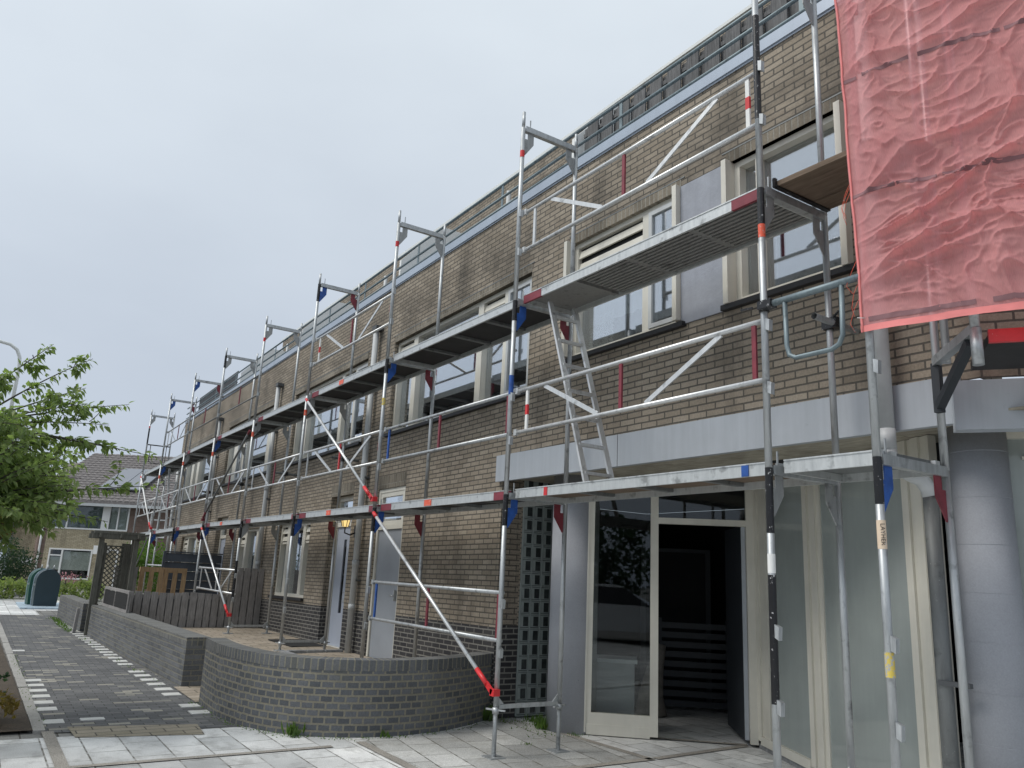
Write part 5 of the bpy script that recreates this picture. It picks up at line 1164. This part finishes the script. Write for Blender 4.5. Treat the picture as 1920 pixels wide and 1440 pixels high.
def bush(name, label, cat, centers, n, size, mat, stems, group=None, loc=None):
    loc = loc or (centers[0][0], centers[0][1], SZ); t = thing(name, label, cat, loc, group)
    m = MB(); blobs(m, centers, n, size); m.build('foliage', mat, t)
    m = MB()
    for s in stems: m.tube([Vector(q) for q in s[:-1]], s[-1], 6, True, s[-1]*0.4)
    m.build('stem', 'bark', t); return t
random.seed(21)
# street tree on the left, its trunk outside the picture
tr = thing('street_tree', 'leafy green street tree reaching in from the left edge', 'tree', (-3.6, -5.35, SZ), None)
m = MB(); lm = MB(); Tp = Vector((-3.6, -5.35, 0))
m.tube([(-3.6, -5.35, SZ), (-3.58, -5.3, -1.6), (-3.65, -5.25, -0.9)], 0.11, 10, True, 0.085)
hubs = []
for hx, hy, hz in ((-3.3, -4.45, -0.1), (-2.8, -4.5, 0.4), (-3.6, -4.6, 0.7), (-2.6, -4.4, -0.35), (-3.9, -4.5, 0.2), (-3.2, -5.4, 1.1), (-4.4, -5.0, 1.0), (-3.0, -6.2, 0.5)):
    a = Vector((-3.65, -5.25, -0.95)); b = Vector((hx, hy, hz)); mid = (a+b)/2+Vector((0, 0, 0.12)); m.tube([a, mid, b], 0.05, 7, True, 0.02); hubs.append(b)
def twig(hub, tip, nl, sag=0.1, r=0.011, side=0.0, start=0.2, size=0.085):
    mid = (hub+tip)/2+Vector((random.gauss(0, 0.06), random.gauss(0, 0.05), sag))
    pts = []
    for i in range(9):
        t_ = i/8; pts.append(hub*(1-t_)**2+mid*2*t_*(1-t_)+tip*t_*t_)
    m.tube(pts, r, 5, True, 0.0025)
    for i in range(nl):
        t_ = start+(1-start)*random.random()**0.85; j = min(7, int(t_*8)); f = t_*8-j; p = pts[j].lerp(pts[j+1], f)
        ax = (pts[j+1]-pts[j]).normalized(); s = rv().normalized(); s = (s-ax*s.dot(ax)).normalized()
        p = p+s*random.random()*0.03
        d = (ax*0.5+s*0.8+Vector((0, 0, -0.55))).normalized(); leaf(lm, p, d, (rv(0.6)+Vector((0, 0, 1))).normalized(), size*random.uniform(0.65, 1.25), size*0.48)
tips = [(-2.99, -3.89, 1.40), (-2.97, -3.5, 1.31), (-2.8, -3.53, 0.95), (-2.93, -3.08, 0.86), (-2.6, -3.5, 0.75), (-2.94, -3.24, 0.61), (-2.93, -3.13, 0.37), (-2.87, -2.7, 0.31), (-2.86, -2.65, 0.01), (-2.5, -3.15, -0.43), (-2.97, -3.58, -0.56), (-2.7, -3.95, -0.72), (-3.1, -4.2, 1.0), (-2.4, -3.7, -0.35), (-2.6, -3.3, -0.1)]
for q in tips:
    q = Vector(q); hb = min(hubs, key=lambda h: (h-q).length); st = hb+Vector((0.0, 0.25, 0.05)); twig(hb, q, 62, 0.06, 0.013, start=0.3)
    for k in range(3):
        t_ = random.uniform(0.35, 0.85); b0 = hb.lerp(q, t_)+Vector((0, 0, 0.04)); e = b0+Vector((random.gauss(0, 0.16), random.uniform(-0.05, 0.16), random.gauss(0.0, 0.12))); twig(b0, e, 22, 0.02, 0.005, start=0.1)
for i in range(340):
    hb = random.choice(hubs); y = random.uniform(-5.2, -3.45); lim = 0.85-1.0*max(0, (y+4.3)); z = random.uniform(-0.62-0.06*random.random(), max(-0.3, lim))
    if y > -3.9: z = random.uniform(-0.5, 0.4)
    q = Vector((random.uniform(-4.6, -1.9), y, z*random.uniform(0.8, 1.05))); hb = min(hubs, key=lambda h: (h-q).length+random.random()*0.6)
    twig(hb, q, 40, 0.08, 0.008, start=0.25)
for i in range(60):
    q = Vector((random.uniform(-5, -2), random.uniform(-7, -5), random.uniform(-0.5, 2.2))); hb = min(hubs, key=lambda h: (h-q).length); twig(hb, q, 30, 0.08, 0.008)
m.build('trunk', 'bark', tr); lm.build('crown', 'leaf', tr)
random.seed(33)
bush('hedge', 'tall dark green clipped hedge beside the far brick house', 'hedge', [(-29.8, -3.6, -1.4, 1.5, 1.5, 1.15), (-29.6, -2.6, -1.5, 0.9, 0.75, 1.0), (-30, -5, -1.3, 1.5, 1.2, 1.2)], 9000, 0.1, 'hedge', [((-29.8, -3.6, SZ), (-29.7, -3.5, -1.2), 0.07)])
for i, (cx, cy, r_x, n, lab) in enumerate(((-26.6, -3.1, 0.75, 1300, 'pale green low shrub at the left, beside the waste containers'), (-26.3, -3.95, 0.7, 900, 'pale green low shrub farthest left by the street paving'), (-26.5, -1.9, 0.9, 1500, 'pale green low shrub behind the waste containers'), (-26.2, -0.8, 0.85, 1500, 'pale green low shrub between the containers and the pergola'))):
    bush('low_shrub', lab, 'shrub', [(cx, cy, -2.05, 0.8, r_x, 0.38), (cx-0.3, cy+0.35, -2.0, 0.5, 0.4, 0.36)], n, 0.11, 'shrub', [((cx, cy, SZ), (cx, cy+0.1, -2.0), 0.03)], 'low shrubs before the far house')
m = MB(); random.seed(4)
for i in range(120): q = Vector((-26.2+random.gauss(0, 0.15), -1.35+random.gauss(0, 0.25), -1.6+random.gauss(0, 0.08))); leaf(m, q, rv().normalized(), rv().normalized(), 0.08, 0.06)
fl = MB(); fl.tube([(-26.2, -1.35, SZ), (-26.2, -1.35, -1.65)], 0.02, 6)
t = thing('flowering_shrub', 'pink flowering shrub under the window of the far house', 'shrub', (-26.2, -1.35, SZ)); 
M['pink'] = paint('pink_petals', (0.5, 0.25, 0.27), 0.8); m.build('blossom', 'pink', t); fl.build('stem', 'bark', t)
bush('garden_shrub', 'bright green rounded shrub behind the far end of the scaffold', 'shrub', [(-23.6, 0.75, -0.75, 0.7, 0.75, 0.75), (-23.4, 0.3, -1.2, 0.6, 0.5, 0.6), (-23.5, 1.0, -1.5, 0.7, 0.7, 0.8)], 4200, 0.09, 'lime', [((-23.5, 0.7, SZ), (-23.5, 0.7, -0.9), 0.05)])
def bigtree(label, x, y, h, r, mat, n, sz=0.28, group='trees at the end of the street'):
    t = thing('tree', label, 'tree', (x, y, SZ), group)
    cs = [(x, y, SZ+h*0.66, r, r, h*0.3)]+[(x+random.gauss(0, r*0.5), y+random.gauss(0, r*0.6), SZ+h*random.uniform(0.35, 0.8), r*0.6, r*0.6, h*0.18) for _ in range(5)]
    m = MB(); blobs(m, cs, n, sz); m.build('crown', mat, t)
    m = MB(); m.tube([(x, y, SZ), (x, y, SZ+h*0.35), (x+0.2, y, SZ+h*0.7)], 0.22, 8, True, 0.06)
    for k in range(5): a = k*1.3; m.tube([(x, y, SZ+h*0.35), (x+r*0.5*math.cos(a), y+r*0.5*math.sin(a), SZ+h*0.6)], 0.08, 6, True, 0.03)
    m.build('trunk', 'bark', t)
bigtree('yellow-green tree behind the tan brick house at the far left', -54, -4.6, 7.2, 2.4, 'shrub', 5000)
bigtree('rust-tinged small tree beside the farther house, above the hedge', -47, -3.7, 4.6, 1.2, 'rust', 2600, 0.2)
# plants in the soil bed at the left edge
for i, (x, y, mat, lab) in enumerate(((-4.3, -3.86, 'hedge', 'dark green low plant at the left edge of the soil bed'), (-2.75, -3.8, 'rust', 'reddish yellow low plant at the near corner of the soil bed'))):
    bush('bed_plant', lab, 'plant', [(x, y, -2.22, 0.22, 0.17, 0.17), (x-0.3, y-0.15, -2.2, 0.25, 0.2, 0.2)], 420, 0.07, mat, [((x, y, SZ), (x, y, -2.2), 0.012)], 'plants in the soil bed')
# weeds at the foot of the curved wall and the column
random.seed(6)
def weed(label, x, y, n, h, spread):
    t = thing('weed', label, 'weed', (x, y, SZ), 'weeds at the wall foot'); m = MB()
    for i in range(n):
        a = random.uniform(0, 6.28); b0 = Vector((x+random.gauss(0, spread*0.5), y+random.gauss(0, spread*0.4), SZ)); d = Vector((math.cos(a)*0.5, math.sin(a)*0.5, 1)).normalized()
        leaf(m, b0, d, Vector((math.cos(a), math.sin(a), 0.3)), h*random.uniform(0.4, 1.1), h*0.16)
    m.build('leaves', 'weed', t)
for lab, x, y, n, h, s in (('grassy weed tuft at the middle of the curved wall foot', -1.5, -1.36, 40, 0.16, 0.09), ('small weed tuft right of centre on the curved wall foot', -1.13, -0.55, 16, 0.1, 0.06), ('leafy weed where the curved wall meets the black brick', -1.62, 0.93, 60, 0.2, 0.13), ('dry weed tuft under the glass block panel', -1.25, 1.42, 50, 0.12, 0.14), ('spiky weed against the left concrete column', -0.95, 1.22, 30, 0.17, 0.08), ('flat weed in the tile joint before the entrance glass', -0.5, 1.36, 26, 0.05, 0.1), ('small weed in the joint by the outer base plate', -0.35, 0.62, 18, 0.05, 0.06)):
    weed(lab, x, y, n, h, s)
m = MB(); random.seed(8)
for i in range(500):
    s_ = random.random(); j = int(s_*(len(curve)-1)); p = Vector((*curve[j], 0)); leaf(m, Vector((p.x+random.gauss(0.05, 0.05), p.y-0.04+random.gauss(0, 0.05), SZ+0.002)), (rv()+Vector((0, 0, 0.6))).normalized(), rv().normalized(), random.uniform(0.01, 0.03), 0.012)
for i in range(420):
    y = random.uniform(1.0, 1.5); leaf(m, Vector((random.uniform(-1.6, -0.5), y+random.gauss(0, 0.1), SZ+0.003)), (rv()+Vector((0, 0, 0.5))).normalized(), rv().normalized(), random.uniform(0.01, 0.035), 0.012)
for i in range(70):
    x = random.uniform(-12, -5); leaf(m, Vector((x, -1.9-0.04*(-x-5)+random.gauss(0, 0.03), SZ+0.003)), (rv()+Vector((0, 0, 0.7))).normalized(), rv().normalized(), random.uniform(0.015, 0.05), 0.015)
for i in range(300):
    leaf(m, Vector((random.uniform(-17.3, -13.2), -2.27+random.gauss(0, 0.05), SZ+0.003)), (rv()+Vector((0, 0, 0.9))).normalized(), rv().normalized(), random.uniform(0.03, 0.1), 0.02)
for i in range(240):
    x = random.uniform(-9, -2.5); leaf(m, Vector((x, -3.44+random.gauss(0, 0.03), SZ+0.004)), (rv()+Vector((0, 0, 0.7))).normalized(), rv().normalized(), random.uniform(0.01, 0.04), 0.012)
tag(m.build('moss_and_litter', 'weed', loc=(0, 0, SZ)), 'moss and tiny weeds in the paving edges along the walls', 'ground cover', kind='stuff')
# what the panes reflect: the other side of the street
m = MB(); random.seed(12); blobs(m, [(6+i*4.5, -26+random.uniform(-2, 2), SZ+2.6, 3.2, 2.2, 2.6+random.random()) for i in range(-6, 6)], 16000, 0.45)
tag(m.build('far_trees', 'hedge', loc=(0, -26, SZ)), 'row of trees across the street, seen only mirrored in the panes', 'trees', kind='stuff')

# white car parked across the forecourt, mirrored in the entrance glass
cx, cy = 9.6, -7.4; cd = Vector((0.62, 0.785, 0)).normalized(); cn = Vector((-cd.y, cd.x, 0))
car = thing('parked_car', 'white parked car behind the viewer, mirrored in the entrance glass', 'car', (cx, cy, SZ))
def cpt(x, y, z): return tuple(Vector((cx, cy, SZ+z))+cd*x+cn*y)
def loft(m, prof, half, inset):
    b = len(m.v); n = len(prof)
    for s in (-1, 1):
        for x, z in prof: m.v.append(cpt(x, s*(half-inset(z)), z))
    for i in range(n):
        j = (i+1) % n; m.f.append([b+i, b+j, b+n+j, b+n+i]); m.sm.append(False); m.uv.append([(0, 0)]*4)
    m.f.append(list(range(b, b+n))); m.f.append(list(range(b+2*n-1, b+n-1, -1))); m.sm += [False, False]; m.uv += [[(0, 0)]*n]*2
m = MB(); loft(m, [(-2.1, 0.3), (-2.15, 0.6), (-2.05, 0.92), (-1.5, 0.98), (-0.8, 0.99), (0.9, 0.97), (1.75, 0.85), (2.1, 0.62), (2.12, 0.3)], 0.9, lambda z: 0.06 if z > 0.8 else 0.02); m.build('car_body', 'car', car)
m = MB(); loft(m, [(-1.9, 0.96), (-1.35, 1.38), (-0.9, 1.45), (0.0, 1.45), (0.35, 1.38), (1.1, 0.96)], 0.84, lambda z: (z-0.96)*0.35); m.build('cabin_glass', 'blackglass', car)
m = MB(); loft(m, [(-1.3, 1.4), (-0.9, 1.47), (0.0, 1.47), (0.33, 1.41)], 0.7, lambda z: 0); m.build('car_roof', 'car', car)
for x in (-1.3, 1.35):
    for y in (-0.82, 0.82):
        m = MB(); m.tube([cpt(x, y-0.11, 0.33), cpt(x, y+0.11, 0.33)], 0.33, 24); wl_ = m.build('wheel', 'tyre', car)
        m = MB(); m.tube([cpt(x, y-0.12, 0.33), cpt(x, y+0.12, 0.33)], 0.2, 16); m.build('rim', 'galv', wl_)
